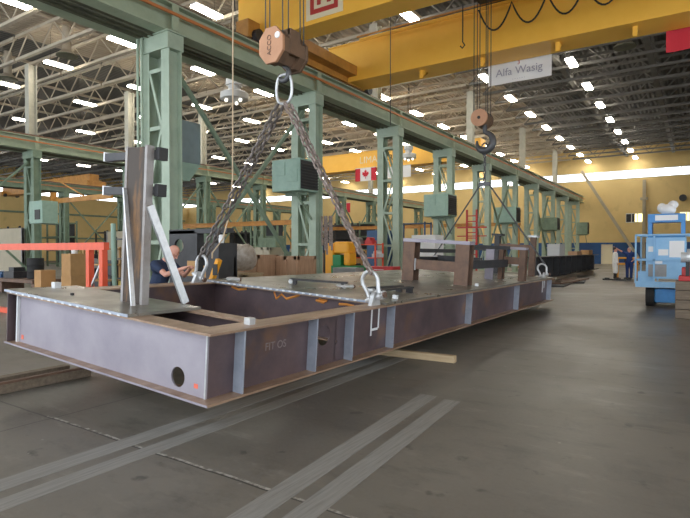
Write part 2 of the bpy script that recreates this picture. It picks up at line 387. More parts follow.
for x, m in [(-46,1),(-42.5,1),(-38.5,1),(-34.5,1),(-27,1),(-23.6,1),(-20.2,1),(-16.8,1),(-13.4,1),(-8,0),(-4.4,0),(-.8,0),(2.8,0)]:
    solo('roof_purlin', MB().ibeam((0,-4,0),(0,YF-5.2,0),.16,.1,.02,.015), M['truss' if m else 'truss_dark'], 
         'long thin purlin under the pale roof of the left bays' if m else 'long thin purlin under the grey roof of the main aisle', 'purlin', (x, 5, 13.2), 'purlins of the left roof' if m else 'purlins of the aisle roof')
def longtruss(x, m, label):
    t = thing('lengthwise_truss', label, 'truss', (x, 8, 12.0), 0)
    MB().box(-.14,.14,0,58.6,0,.2).build('bottom_chord', m, t)
    w = MB()
    for k in range(29): w.bar((0,2*k,.1),(0,2*k+1,1.1),.09,.09,(1,0,0)); w.bar((0,2*k+1,1.1),(0,2*k+2,.1),.09,.09,(1,0,0))
    w.build('web', m, t); MB().box(-.14,.14,0,58.6,1.0,1.15).build('top_chord', m, t)
longtruss(-6.6, M['truss_dark'], 'heavy grey lengthwise roof truss above the suspended steel frame')
longtruss(-2.2, M['truss_dark'], 'heavy grey lengthwise roof truss nearer the right side of the aisle')
longtruss(-21.2, M['truss'], 'heavy tan lengthwise truss over the middle of the left bay')

# ------------------------------------------------------------------ column rows and runways
YK = [8.55 + 6.05*k for k in range(10)]
def column(label, x, y, m, group, w=1.08, h=7.02, name='lattice_column'):
    t = thing(name, label, 'column', (x, y, 0), 0, group)
    for lx in (-.15, -w+.15):
        MB().ibeam((lx,.2,.03),(lx,.2,h-.42),.40,.30,.03,.02,(0,1,0)).build('leg', m, t)
    l = MB(); n = 4; z0 = .35; s = (h-.9-z0)/n
    for yy in (.03, .37):
        for k in range(n+1): l.bar((-.3,yy,z0+k*s),(-w+.3,yy,z0+k*s),.04,.10)
        for k in range(n):
            a, b = (-.3, -w+.3) if k % 2 else (-w+.3, -.3)
            l.bar((a,yy,z0+k*s),(b,yy,z0+(k+1)*s),.04,.075)
    l.build('lattice', m, t)
    MB().box(-w-.02,.02,-.04,.44,h-.42,h-.02).box(-w-.06,.06,-.08,.48,h-.03,h).build('cap', m, t)
    MB().box(-w-.1,.1,-.1,.5,0,.03).build('base_plate', m, t)
    return t
def base_first(words): return words
c0 = column('sage green lattice crane column nearest the camera, left of the hanging chains', XA, YK[0], M['sage'], 'near row of lattice crane columns')
CL = ['sage green lattice column behind the right chain, with a louvred heater on it', 'sage green lattice column just right of the chains, no heater on it',
      'sage green lattice column with a heater, behind the first portal stand', 'sage green lattice column straight under the rear hook', 'sage green lattice column with a small heater, right of the rear hook',
      'sage green lattice column, seventh along the near row', 'sage green lattice column, eighth along the near row', 'sage green lattice column, last but one of the near row', 'sage green lattice column ending the near row at the yellow wall']
for k in range(1, 10): dup(c0, (XA, YK[k], 0), CL[k-1])
b0 = None
for k in range(0, 10):
    lab = 'dull green lattice column of the second row, ' + ORD[k] + ' from the near end'
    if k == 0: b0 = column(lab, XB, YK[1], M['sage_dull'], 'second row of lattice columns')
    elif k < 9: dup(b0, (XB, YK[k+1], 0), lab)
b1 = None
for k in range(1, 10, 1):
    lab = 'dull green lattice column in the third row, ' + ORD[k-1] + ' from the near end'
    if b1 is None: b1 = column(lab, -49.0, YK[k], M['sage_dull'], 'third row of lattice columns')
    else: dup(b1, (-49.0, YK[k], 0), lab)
for x, lab, m, y0 in ((XA, 'pale green crane runway over the near row of lattice columns', M['runway'], -3), (XB, 'green crane runway over the second row of columns', M['runway'], -3), (-49.0, 'dull green crane runway over the third column row', M['sage_dull'], 0)):
    t = thing('crane_runway', lab, 'crane runway', (x, 0, 7.02)); y1 = 66.5
    MB().ibeam((-.2,y0,.36),(-.2,y1,.36),.72,.40,.04,.02).build('front_girder', m, t)
    MB().ibeam((-1.3,y0,.36),(-1.3,y1,.36),.72,.40,.04,.02).build('back_girder', m, t)
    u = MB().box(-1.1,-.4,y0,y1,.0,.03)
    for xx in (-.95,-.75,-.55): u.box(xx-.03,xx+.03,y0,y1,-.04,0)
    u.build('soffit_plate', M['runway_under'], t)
    MB().box(-.24,-.16,y0,y1,.72,.84).build('rail', M['rust'], t)
    MB().box(.02,.07,y0,y1,.40,.47).build('conductor_bar', M['rail_orange'], t)
    for yy in YK:
        if x == XA or yy > 10: MB().box(-.01,.03,yy+.1,yy+.3,.04,.68).build('splice_stiffener', m, t)
p0 = None
UP = [(XA-1.3, y, 'near runway') for y in (YK[0], YK[2], YK[4], YK[6], YK[8])] + [(XB-.6, y, 'second runway') for y in (YK[1], YK[2], YK[3], YK[5], YK[7])]
cnt = {}
for x, y, nm in UP:
    cnt[nm] = cnt.get(nm, 0) + 1; lab = 'pale post rising from the %s to the roof, %s along' % (nm, ORD[cnt[nm]-1])
    if p0 is None: p0 = solo('roof_post', MB().ibeam((0,0,0),(0,0,4.0),.45,.4,.03,.02,(0,1,0)), M['post'], lab, 'post', (x, y+.2, 7.74), 'pale posts between runway and roof')
    else: dup(p0, (x, y+.2, 7.74), lab)
# cross bracing between neighbouring columns of a row
def xbrace(x, ya, yb, lab, m, z0=.4, z1=6.4, r=.1):
    b = MB().bar((0,0,z0),(0,yb-ya,z1),r,r,(1,0,0)).bar((.12,0,z1),(.12,yb-ya,z0),r,r,(1,0,0))
    solo('cross_brace', b, m, lab, 'brace', (x, ya, 0), 'cross braces in the column rows')
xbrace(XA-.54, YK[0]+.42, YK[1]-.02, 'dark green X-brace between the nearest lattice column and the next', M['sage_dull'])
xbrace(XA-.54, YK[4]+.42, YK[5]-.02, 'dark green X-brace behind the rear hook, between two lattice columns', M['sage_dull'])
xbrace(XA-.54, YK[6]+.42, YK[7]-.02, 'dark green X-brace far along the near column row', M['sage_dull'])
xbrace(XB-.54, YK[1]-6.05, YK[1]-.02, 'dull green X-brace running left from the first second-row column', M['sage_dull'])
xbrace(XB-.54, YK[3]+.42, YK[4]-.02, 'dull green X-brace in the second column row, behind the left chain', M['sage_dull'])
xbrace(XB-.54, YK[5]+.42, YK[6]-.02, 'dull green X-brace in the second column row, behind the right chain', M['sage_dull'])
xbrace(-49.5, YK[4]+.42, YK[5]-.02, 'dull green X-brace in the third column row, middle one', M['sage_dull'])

# heaters and cabinets on the columns
def heater(lab, loc, w, d, h, m):
    t = thing('column_heater', lab, 'heater', loc, 0, 'heater boxes on the columns')
    MB().box(-w/2,w/2,-d/2,d/2,0,h).build('housing', m, t, bevel=.02)
    MB().box(-w*.44,-.02,-d/2-.02,-d/2,h*.5,h*.9).build('access_panel', m, t)
    MB().box(.06,w*.42,-d/2-.03,-d/2,h*.28,h*.66).build('control_cover', m, t)
    l = MB().box(w/2,w/2+.015,-d*.46,d*.46,h*.06,h*.94)
    for k in range(9): z = h*(.1+.09*k); l.prism([(0,0),(.05,-.03),(.05,.0),(0,.03)], (w/2+.01,-d*.44,z), (1,0,0), (0,0,1), (0,d*.88,0))
    l.build('louver', M['louver'], t)
    MB().bar((-w*.4,d*.1,-.05),(w*.4,d*.1,-.05),.08,.1).bar((w*.3,d*.45,-.9),(w*.3,-d*.4,-.05),.05,.05).build('bracket', M['sage_dull'], t)
    return t
heater('large sage green heater with dark louvred side, on the column behind the right chain', (-11.38, YK[1]-.53, 3.55), 1.2, 1.0, 1.06, M['box_green'])
heater('sage green heater with dark louvre on the column behind the first portal stand', (-11.3, YK[3]-.62, 3.35), 1.35, 1.2, 1.15, M['box_green'])
heater('small green heater right of the rear hook', (-11.4, YK[5]-.62, 3.55), 1.6, 1.1, 1.1, M['box_green'])
heater('small dark green heater on the seventh column of the near row', (-11.2, YK[7]-.62, 3.4), 1.6, 1.1, 1.1, M['sage_dull'])
heater('dull green heater box hung far along the near row, close to the yellow wall', (-10.45, YK[9]-.25, 3.3), 1.1, .9, 1.3, M['sage_dull'])
t = thing('wall_cabinet', 'blue-grey cabinet with a sloped green tray, right side of the nearest column', 'cabinet', (-12.15, 9.75, 4.0))
MB().box(-.45,.45,-.4,.5,0,1.15).build('body', M['box_grey'], t, bevel=.02)
MB().prism([(-.4,0),(.5,0),(.1,-.5),(-.4,-.5)], (-.45,0,0), (0,1,0), (0,0,1), (.9,0,0)).build('tray', M['box_green'], t)
MB().box(-.5,-.45,-.42,-.3,0,1.15).build('hinge_strip', M['black'], t)
t = thing('column_heater', 'green box with a dark square opening on the far left column', 'heater', (-28.1, 14.2, 2.95), 0, 'heater boxes on the columns')
MB().box(-.65,.65,-.4,.4,0,1.15).build('housing', M['box_green'], t, bevel=.02); MB().box(-.05,.45,-.43,-.4,.2,.7).build('opening', M['black'], t)
t = thing('column_conduit', 'pair of thin conduits up the nearest lattice column', 'conduit', (-12.0, YK[0]-.1, 0))
for x in (0, .16): MB().cyl((x,0,0),(x,0,7.0),.035,8).build('pipe', M['sage'], t)
t = thing('jib_crane', 'orange jib arm reaching right from the far left column', 'jib crane', (-28.9, 15.6, 4.3))
MB().bar((-.9,0,0),(4.6,0,0),.12,.26).build('arm', M['orange_brown'], t); MB().box(-.98,-.85,-.15,.15,-.5,.5).build('bracket', M['orange_brown'], t)
MB().bar((-.85,0,1.3),(2.2,0,.1),.05,.05).build('tie_rod', M['orange_brown'], t)

# ------------------------------------------------------------------ bridge cranes
def crane(lab, girders, x0, x1, loc_y, m, ztop, tro=None):
    t = thing('bridge_crane', lab, 'bridge crane', (x0, loc_y, 7.86))
    L = x1 - x0
    for a, b in girders:
        g = MB().box(-1.15, L, a-loc_y, b-loc_y, .14, ztop).box(-1.15, L, a-loc_y-.05, b-loc_y+.05, ztop, ztop+.04)
        g.build('girder', m, t)
    ya, yb = girders[0][0]-loc_y-.5, girders[-1][1]-loc_y+.5
    MB().box(-.75, -.25, ya, yb, .1, .62).build('end_truck', M['orange_brown'], t)
    for y in (ya+.35, yb-.35): MB().cyl((-.3,y,.18),(-.1,y,.18),.2,16).build('wheel', M['black_steel'], t)
    MB().box(L-.1, L+.45, ya, yb, .1, .62).build('end_truck', M['orange_brown'], t)
    if tro is not None:
        tx, h = tro; y0, y1 = girders[0][1]-loc_y, girders[-1][0]-loc_y
        MB().box(tx-x0-.8, tx-x0+.8, y0-.4, y1+.4, ztop+.08, ztop+.35).build('trolley', M['black_steel'], t)
        MB().cyl((tx-x0-.6,(y0+y1)/2,ztop+.55),(tx-x0+.6,(y0+y1)/2,ztop+.55),.28,20).build('hoist_drum', M['block_dark'], t)
    return t
GZ = 1.55
cr2 = crane('yellow double girder bridge crane with a red square emblem, carrying the rear hook', [(12.1,12.9),(17.0,18.22)], XA-.0, 15.2, 15.1, M['yellow'], GZ, (-5.1, 0))
crane('yellow bridge crane above the near end, carrying the nearest hook block', [(3.3,4.1),(7.4,8.2)], XA, 15.2, 5.85, M['yellow'], GZ, (-4.98, 0))
X2 = XA; O2 = V(XA, 15.1, 7.86)
def on2(x, y, z): return (x - O2.x, y - O2.y, z - O2.z)
# emblem: angular C around an H
p = MB().box(*[c for a in zip(on2(-9.36,12.08,8.12), on2(-8.1,12.1,9.38)) for c in a]).build('emblem_panel', M['cream'], cr2)
e = MB(); ex0, ez0 = -9.2, 8.26
def eb(a, b, c, d): e.box(*[q for w in zip(on2(ex0+a,12.06,ez0+c), on2(ex0+b,12.08,ez0+d)) for q in w])
eb(0,.12,0,1.0); eb(.12,.94,0,.12); eb(.12,.94,.88,1.0); eb(.82,.94,.12,.36); eb(.82,.94,.64,.88)
eb(.24,.36,.22,.78); eb(.58,.70,.22,.78); eb(.36,.58,.44,.56)
o = e.build('emblem', M['logo'], p)
for x in (-8.3,-6.1,-3.7,-1.6,.6):
    MB().prism([(0,0),(.45,0),(.45,.1),(.05,-.28),(0,-.28)], on2(x,17.3,8.0), (0,1,0), (0,0,1), (.12,0,0)).build('bracket', M['yellow'], cr2)
MB().bar(on2(-10.6,16.75,9.5), on2(14,16.75,9.5), .05,.05).build('walkway_rail', M['orange_brown'], cr2)
k = MB().box(*[c for a in zip(on2(-10.4,16.6,9.30), on2(14,16.64,9.36)) for c in a]); k.build('festoon_rail', M['yellow'], cr2)
fp = []
X = -5.9
while X < 8:
    for i in range(12):
        s = i/12; fp.append(on2(X + 1.05*s, 16.62, 9.28 - .75*(1-(2*s-1)**2)))
    X += 1.05
MB().tube(fp, .028, 6).build('festoon_cable', M['rubber'], cr2)
dr_ = MB().bar(on2(-11.0,12.9,8.35), on2(-11.0,17.0,8.35), .5,.35); dr_.build('end_tie', M['orange_brown'], cr2)
MB().cyl(on2(-6.35,16.4,9.5), on2(-6.35,16.4,8.3), .02, 6).tube([on2(-6.35,16.4,8.3), on2(-6.28,16.4,8.18), on2(-6.36,16.4,8.1), on2(-6.43,16.4,8.18)], .022, 6).build('service_hook', M['black'], cr2)
cr3 = crane('yellow crane girder across the left bay, behind the third lattice column', [(36.0,37.0)], XB, -12.6, 36.5, M['yellow'], 1.5)
text('lettering', 'LIMA', .75, M['cream'], cr3, (8.2,-.52,.85), (R(90),0,0)); text('lettering', 'CRANE', .6, M['black'], cr3, (10.6,-.52,.85), (R(90),0,0))
crane('yellow crane girder beyond the third column row, at the far left', [(30.0,31.0)], -67.5, -50.5, 30.5, M['orange_brown'], 1.3)

# flags and banners
def flag(lab, x, y, z0, w, h):
    t = thing('hanging_flag', lab, 'flag', (x, y, z0)); 
    for a, b, m in ((0,.25,'flagred'),(.25,.75,'white'),(.75,1,'flagred')):
        mb = MB(); n = 6
        for i in range(n):
            u0 = a+(b-a)*i/n; u1 = a+(b-a)*(i+1)/n; f = lambda u: .025*math.sin(u*17)
            mb.add([(u0*w,f(u0),0),(u1*w,f(u1),0),(u1*w,f(u1),h),(u0*w,f(u0),h),(u0*w,f(u0)+.01,0),(u1*w,f(u1)+.01,0),(u1*w,f(u1)+.01,h),(u0*w,f(u0)+.01,h)],
                   [(0,1,2,3),(5,4,7,6),(0,4,5,1),(3,2,6,7)])
        mb.build('red_band' if m == 'flagred' else 'white_field', M[m], t, smooth=False)
    half = [(0,.5),(.06,.36),(.13,.40),(.10,.15),(.22,.28),(.25,.21),(.38,.24),(.33,.10),(.40,.06),(.20,-.12),(.23,-.20),(.03,-.18),(.03,-.42)]
    lf = half + [(-a, b) for a, b in reversed(half[1:])]
    MB().prism([(a*h*.8, b*h*.8) for a, b in lf], (w/2,-.045,h/2), (1,0,0), (0,0,1), (0,.012,0)).build('maple_leaf', M['flagred'], t)
    MB().bar((0,.0,h+.02),(w,.0,h+.02),.03,.04).build('rod', M['galv'], t)
flag('large Canadian flag hanging behind the yellow girder, top right', -.82, 18.3, 7.40, 2.4, 1.5)
flag('small Canadian flag below the yellow girder in the left bay', -22.8, 35.8, 7.05, 1.95, 1.0)
flag('tiny Canadian flag far off to the left of the second runway', -36, 52, 6.0, 2.2, 1.1)
def banner(lab, loc, w, h, words):
    t = thing('banner', lab, 'banner', loc)
    mb = MB(); n = 10
    for i in range(n):
        x0, x1 = w*i/n, w*(i+1)/n; f = lambda u: .02*math.sin(u*5)
        mb.add([(x0,f(x0),0),(x1,f(x1),0),(x1,f(x1),h),(x0,f(x0),h),(x0,f(x0)+.01,0),(x1,f(x1)+.01,0),(x1,f(x1)+.01,h),(x0,f(x0)+.01,h)], [(0,1,2,3),(5,4,7,6),(0,4,5,1),(3,2,6,7)])
    mb.build('sheet', M['white'], t); MB().bar((0,0,h+.02),(w,0,h+.02),.04,.05).build('rod', M['galv'], t)
    for s, z, b, m in words: text('lettering', b, s, M[m], t, (w/2, -.04, z), (R(90),0,0), .001)
banner('white banner with grey lettering hung behind the yellow girder', (-6.15, 18.32, 7.33), 2.12, 1.45, [(.36,.36,'Alfa Wasig','grey_ink'),(.13,.10,'- - - - - -','grey_ink'),(.2,.62,'3','logo')])
banner('small white banner below the yellow girder in the left bay', (-19.9, 35.85, 7.1), 2.0, .85, [(.3,.5,'ALFA','grey_ink'),(.14,.25,'- - - - -','grey_ink')])

# ------------------------------------------------------------------ strip lights
def in_view(x, y, z):
    th = R(33.6); u = x*math.cos(th)+y*math.sin(th); d = -x*math.sin(th)+y*math.cos(th)
    if d < 1: return False
    return -30 < 345+530*u/d < 720 and 250-530*(z-1.6)/d > -25
l0 = None
rows = [(-5.7, 'the row above the right side of the aisle'), (-10.4, 'the row just right of the near runway'), (-17.3, 'the row just left of the near runway'), (-23.2, 'the middle row of the left bay'),
        (-29.0, 'the row along the second runway'), (-35.0, 'the row beyond the second runway'), (-43.5, 'the row before the third runway'), (-53, 'the row just beyond the third runway'), (-61, 'the second row beyond the third runway')]
for x, nm in rows:
    n = 0
    for k in range(-1, 12):
        y = 10.4 + 5.0*k - .6
        if not in_view(x, y+1, 11.6): continue
        lab = 'glowing strip light, %s in view along %s' % (ORD[n], nm); n += 1
        if l0 is None:
            l0 = thing('strip_light', lab, 'ceiling light', (x, y, 11.6), 0, 'strip lights under the roof')
            MB().box(-.19,.19,0,1.45,.08,.15).build('housing', M['housing'], l0)
            MB().box(-.2,.2,.02,1.43,0,.08).build('diffuser', M['lamp'], l0)
            MB().box(-.12,.12,.1,1.35,.15,.16).build('added_uplight', M['roof_glow'], l0)  # unseen glowing strip added to brighten the roof above
            MB().cyl((0,.3,.13),(0,.3,1.74),.008,5).build('hanger', M['rope'], l0); MB().cyl((0,1.15,.13),(0,1.15,1.74),.008,5).build('hanger', M['rope'], l0)
        else: dup(l0, (x, y, 11.6), lab)
def pendant(lab, loc, r):
    t = thing('pendant_fixture', lab, 'pendant light', loc, 0, 'round pendant fixtures')
    MB().lathe([(r*.9,0),(r,.02),(r,.28),(r*.85,.34),(r*.2,.36)], (0,0,0), 32).build('ring', M['lightgrey'], t, smooth=True)
    MB().lathe([(r*.45,.36),(r*.45,.62),(r*.6,.64),(r*.6,.9),(r*.1,.95)], (0,0,0), 24).build('ballast', M['lightgrey'], t, smooth=True)
    for a in (0, 2.1, 4.2):
        MB().ball((r*.6*math.cos(a), r*.6*math.sin(a), -.06), .07).build('bulb', M['bulb'], t)
        MB().cyl((r*.6*math.cos(a), r*.6*math.sin(a), .9),(0,0,13.2-loc[2]),.015,5).build('hanger', M['rope'], t)
pendant('round white pendant fixture hung left of the nearest hook block', (-17.4, 17.2, 8.35), .62)
pendant('round white pendant fixture hung before the left bay crane girder', (-16.9, 33.5, 8.0), .52)
def vent(lab, loc):
    t = thing('roof_ventilator', lab, 'ventilator', loc, 0, 'round ventilators under the roof')
    MB().lathe([(.45,0),(.5,.04),(.45,.08),(.22,.3),(.22,.7),(.2,1.6)], (0,0,0), 24).build('duct', M['truss'], t, smooth=True)
    MB().lathe([(.42,-.05),(.52,-.03),(.52,.02),(.42,.04)], (0,0,0), 24).build('grille', M['runway_under'], t)
vent('round tan roof ventilator above the left bay, right one of the pair', (-27.4, 15.1, 11.7)); vent('round tan roof ventilator at the left, beside a strip light', (-34.0, 15.2, 11.7)); vent('dark round roof ventilator above the main aisle, at the upper right', (-3.1, 29.8, 11.7)) 

# ------------------------------------------------------------------ the suspended steel frame
FR = thing('steel_base_frame', 'long welded steel base frame hanging slightly tilted from chains just above the floor', 'steel frame', (-3.340, 2.9825, .3006))
FR.rotation_euler = (R(-.4606), R(3.333), R(-.029))
bpy.context.view_layer.update()
FM = FR.matrix_world.copy()
def fw(x, y, z): return FM @ Vector((x, y, z))
W_, L_, H_ = 3.48, 12.57, .61
T = .02
# right long beam: web with the round holes, flanges, stiffeners
lb = thing('x','x','x'); bpy.data.objects.remove(lb)
w = MB(); xw = -.135
w.box(xw-.014, xw, .115, 1.6, T, H_-T)
w.holeplate((xw-.014,1.6,T), (0,1,0), (0,0,1), (.014,0,0), .36, H_-2*T, .19, .335, .115)
w.box(xw-.014, xw, 1.96, 2.03, T, H_-T)
w.holeplate((xw-.014,2.0,T), (0,1,0), (0,0,1), (.014,0,0), .08, H_-2*T, .04, .23, .022)
w.box(xw-.014, xw, 2.08, L_, T, H_-T)
rb = w.build('side_beam', M['mill'], FR)
MB().box(-.27, 0, .0, L_, 0, T).build('bottom_flange', M['flange'], rb)
MB().box(-.27, 0, .0, L_, H_-T, H_).build('top_flange', M['flange'], rb)
for y in (.371,1.452,2.165,3.169,6.083,9.095,12.24): MB().box(xw, -.02, y+.045, y+.065, T, H_-T).build('stiffener', M['stiff'], rb)
for q in ((xw,xw+.004,2.80,2.83,.22,.56),(xw,xw+.004,2.98,3.01,.30,.56),(xw,xw+.004,2.83,2.98,.28,.31)): MB().box(*q).build('lug_weld', M['weld'], rb)
MB().box(xw,xw+.004,11.75,11.82,.25,.58).box(xw,xw+.004,11.92,11.98,.36,.58).build('lug_weld', M['weld'], rb)
text('chalk_lettering', 'FIT OS', .11, M['chalk'], rb, (xw+.001, .98, .36), (R(90),0,R(90)), .001)
# left long beam
xl = -W_+.135
lb = MB().box(xl, xl+.014, .115, L_, T, H_-T).build('side_beam', M['mill'], FR)
MB().box(-W_, -W_+.27, 0, L_, 0, T).build('bottom_flange', M['flange'], lb); MB().box(-W_, -W_+.27, 0, L_, H_-T, H_).build('top_flange', M['flange'], lb)
# end beam towards the camera
e = MB(); y0 = .10
e.holeplate((-.72,y0,T), (1,0,0), (0,0,1), (0,.016,0), .585, H_-2*T, .22, .125, .09)
e.box(-W_+.10, -.72, y0, y0+.016, T, H_-T)
eb_ = e.build('end_beam', M['mill_lightened'], FR)  # light on the camera-facing web is put into its paler colour
MB().box(-W_-.02, -.001, 0, .24, -.002, T-.001).build('bottom_flange', M['flange'], eb_)
MB().box(-W_, -.27, 0, .24, H_-T, H_-.001).build('top_flange', M['flange'], eb_)
MB().box(-W_-.02, -.001, -.005, 0, 0, T-.002).build('flange_edge', M['mill_lightened'], eb_)
MB().box(-W_+.02, -W_+.035, .005, .11, T, H_-T).build('end_plate', M['mill'], eb_)
MB().box(-W_+.10, -W_+.125, .07, .1, T, H_-T).build('weld_bead', M['weld'], eb_)
MB().box(xw-.016, xw-.002, .094, .1, T, H_-T).build('edge_strip', M['galv'], eb_)
for q in ((-.26,.09,.05,.04),(-W_+.2,.06,.05,.05),(-.5,.56,.10,.025)): MB().box(q[0]-q[2]/2, q[0]+q[2]/2, y0-.003, y0, q[1], q[1]+q[3]).build('crayon_mark', M['red_mark'], eb_)
# cross beams
def cross(y, m, b=.18):
    c = MB().box(-W_+.15, -.15, y+b/2-.008, y+b/2+.008, T, H_-T).build('cross_beam', m, FR)
    MB().box(-W_+.27, -.27, y, y+b, H_-T, H_-.001).build('top_flange', M['flange'], c); MB().box(-W_+.27, -.27, y, y+b, 0.001, T).build('bottom_flange', M['flange'], c)
    return c
cross(.70, M['mill']); c2 = cross(3.02, M['mill'], .22)
for y in (5.6, 8.2, 10.6, L_-.23): cross(y, M['mill'])
# orange crayon scribbles on the deep cross beam's near face
yy = 3.02+.11-.008
for pts in ([(-2.95,.56),(-2.8,.53),(-2.62,.56)], [(-2.05,.57),(-2.0,.47),(-1.9,.55),(-1.8,.49),(-1.62,.55),(-1.55,.58)], [(-1.25,.53),(-1.12,.51),(-1.05,.54),(-1.2,.55)], [(-.85,.52),(-.72,.53),(-.6,.52)]):
    MB().tube([(a, yy, b) for a, b in pts], .018, 4).build('crayon_mark', M['orange_mark'], c2)
# decks
MB().box(-W_-.02, -1.10, -.01, .86, H_, H_+.028).build('deck_plate', M['deck'], FR)
MB().box(-W_-.02, -1.10, -.016, -.0095, H_+.001, H_+.027).build('deck_edge', M['stiff'], FR)
dk = MB().box(-W_, -.03, 3.0, L_-.02, H_, H_+.03).build('deck_plate', M['deck'], FR)
de = MB().box(-W_, -.3, 2.992, 3.0, H_, H_+.03).build('deck_edge', M['stiff'], dk)
wm = MB()
for k in range(24): wm.box(-3.4+.125*k, -3.36+.125*k, 2.978, 2.992, H_+.005, H_+.026)
wm.build('weld_spots', M['weld'], dk)
wm = MB()
for k in range(16): wm.box(-3.35+.14*k, -3.31+.14*k, -.022, -.015, H_-.002, H_+.012)
wm.build('weld_spots', M['weld'], FR)
# small blocks standing on the flange
for (x, y, m, s) in ((-.14,.60,'galv',.036), (-3.36,.52,'galv',.04), (-2.6,.3,'black_steel',.015), (-.26,7.0,'weld',.03), (-.2,3.55,'weld',.03)):
    MB().box(x-s, x+s, y-s, y+s, H_, H_+(.03 if y > 3 or x < -1.2 else 0)+1.7*s).build('small_block', M[m], FR)
# upright post: two flanges and a rust stained web, braces and cross bars
zt = 2.29; z0 = H_+.028; yp = .50
up = MB().box(-1.87,-1.575, yp-.05, yp-.036, z0, zt).build('upright_post', M['rustdark'], FR)
for x in (-1.91, -1.575): MB().box(x, x+.04, yp-.055, yp+.03, z0, zt+.015).build('flange', M['post_flange'], up)
MB().bar((-1.535, yp+.0, 1.68), (-1.42, yp+.42, z0), .085, .03, (1,0,0)).build('brace', M['galv'], up)
MB().bar((-1.885, yp-.065, 1.86), (-1.53, yp-.16, z0), .045, .02, (1,0,0)).build('brace', M['galv'], up)
for z in (2.18, 1.80):
    b = MB().box(-2.42,-1.50, yp+.03, yp+.12, z, z+.085).build('cross_bar', M['black_steel'], up)
    MB().box(-2.445,-2.42, yp+.025, yp+.125, z-.005, z+.1).build('end_plate', M['galv'], b)
    MB().box(-1.50,-1.44, yp+.02, yp+.13, z-.02, z+.11).build('clamp', M['black'], b)
# portal stands on the rear deck
zd = H_+.03
def post_h(parent, x0, x1, y, z1, d=.24, name='post'):
    p = MB().box(x0, x1, y, y+.022, zd, z1).build(name, M['rust'], parent)
    MB().box(x0, x1, y+d, y+d+.022, zd, z1).build('flange', M['rust'], p); MB().box((x0+x1)/2-.01, (x0+x1)/2+.01, y+.02, y+d, zd, z1).build('web', M['dark_plate'], p)
    return p
ps = MB().box(-1.80,-.37, 6.78, 7.06, 1.43, 1.50).build('portal_stand', M['mill_lightened'], FR)
post_h(ps, -1.80,-1.54, 6.8, 1.43); post_h(ps, -.66,-.38, 6.8, 1.43)
MB().box(-1.54,-.66, 6.86, 6.88, .88, 1.08).box(-1.54,-.66, 6.88, 7.0, 1.06, 1.08).build('mid_rail', M['rust'], ps); 
MB().box(-1.545,-1.52, 6.83, 6.86, .86, 1.10).build('end_plate', M['galv'], ps)
for x, m, a, b in ((-1.45,'dark_plate',1.22,1.30),): MB().box(x-.1,x-.02,7.06,9.6,a,b).build('side_rail', M[m], ps)
MB().box(-.5,-.42, 7.06, 9.6, 1.36, 1.44).build('side_rail', M['dark_plate'], ps)
MB().box(-.56,-.46, 7.06, 9.62, .95, 1.12).build('side_rail', M['black_steel'], ps)
MB().box(-1.75,-1.6, 7.06, 9.9, .95, 1.12).build('side_rail', M['black_steel'], ps)
MB().box(-1.6,-.6, 8.1, 8.2, 1.02, 1.16).build('cross_rail', M['black_steel'], ps)
p2 = MB().box(-.66,-.06, 9.58, 9.84, 1.37, 1.43).build('portal_stand', M['mill_lightened'], FR)
post_h(p2, -.68,-.58, 9.6, 1.37, .2); post_h(p2, -.20,-.06, 9.6, 1.37, .2); MB().box(-.58,-.2, 9.66, 9.69, 1.02, 1.19).build('mid_rail', M['rust'], p2)
MB().box(-.9,-.7, 9.3, 9.32, zd, 1.4).build('weld_plate', M['mill_lightened'], p2)
MB().box(-1.75,-1.6, 9.6, 9.85, zd, 1.4).build('post', M['dark_plate'], p2); MB().box(-1.6,-.66, 9.75, 9.82, 1.30, 1.38).build('cross_rail', M['dark_plate'], p2)
p3 = MB().box(-.62,-.48, 12.1, 12.28, zd, 1.72).build('tall_post', M['rust'], FR)
MB().box(-.68,-.42, 12.05, 12.33, 1.72, 1.77).build('cap', M['galv'], p3); MB().box(-1.5,-.62, 12.14, 12.22, 1.35, 1.5).build('cross_rail', M['rust'], p3)
MB().box(-1.62,-1.48, 12.1, 12.28, zd, 1.72).build('post', M['dark_plate'], p3); MB().box(-1.7,-1.4, 12.05, 12.33, 1.72, 1.78).build('cap', M['black_steel'], p3)
MB().box(-1.1,-.7, 12.15, 12.2, .9, 1.0).build('cross_rail', M['lightgrey'], p3)
# lifting lugs
LUG = [(-.13, 2.86), (-3.36, 2.78), (-.13, 11.85), (-3.36, 11.85)]
for x, y in LUG:
    prof = [(-.12,-.0)] + [(.075*math.cos(a), .10+.075*math.sin(a)) for a in [math.pi - k*math.pi/10 for k in range(11)]] + [(.12,0)]
    MB().prism(prof, (x-.025,y,H_), (0,1,0), (0,0,1), (.05,0,0)).build('lifting_lug', M['galv'], FR)

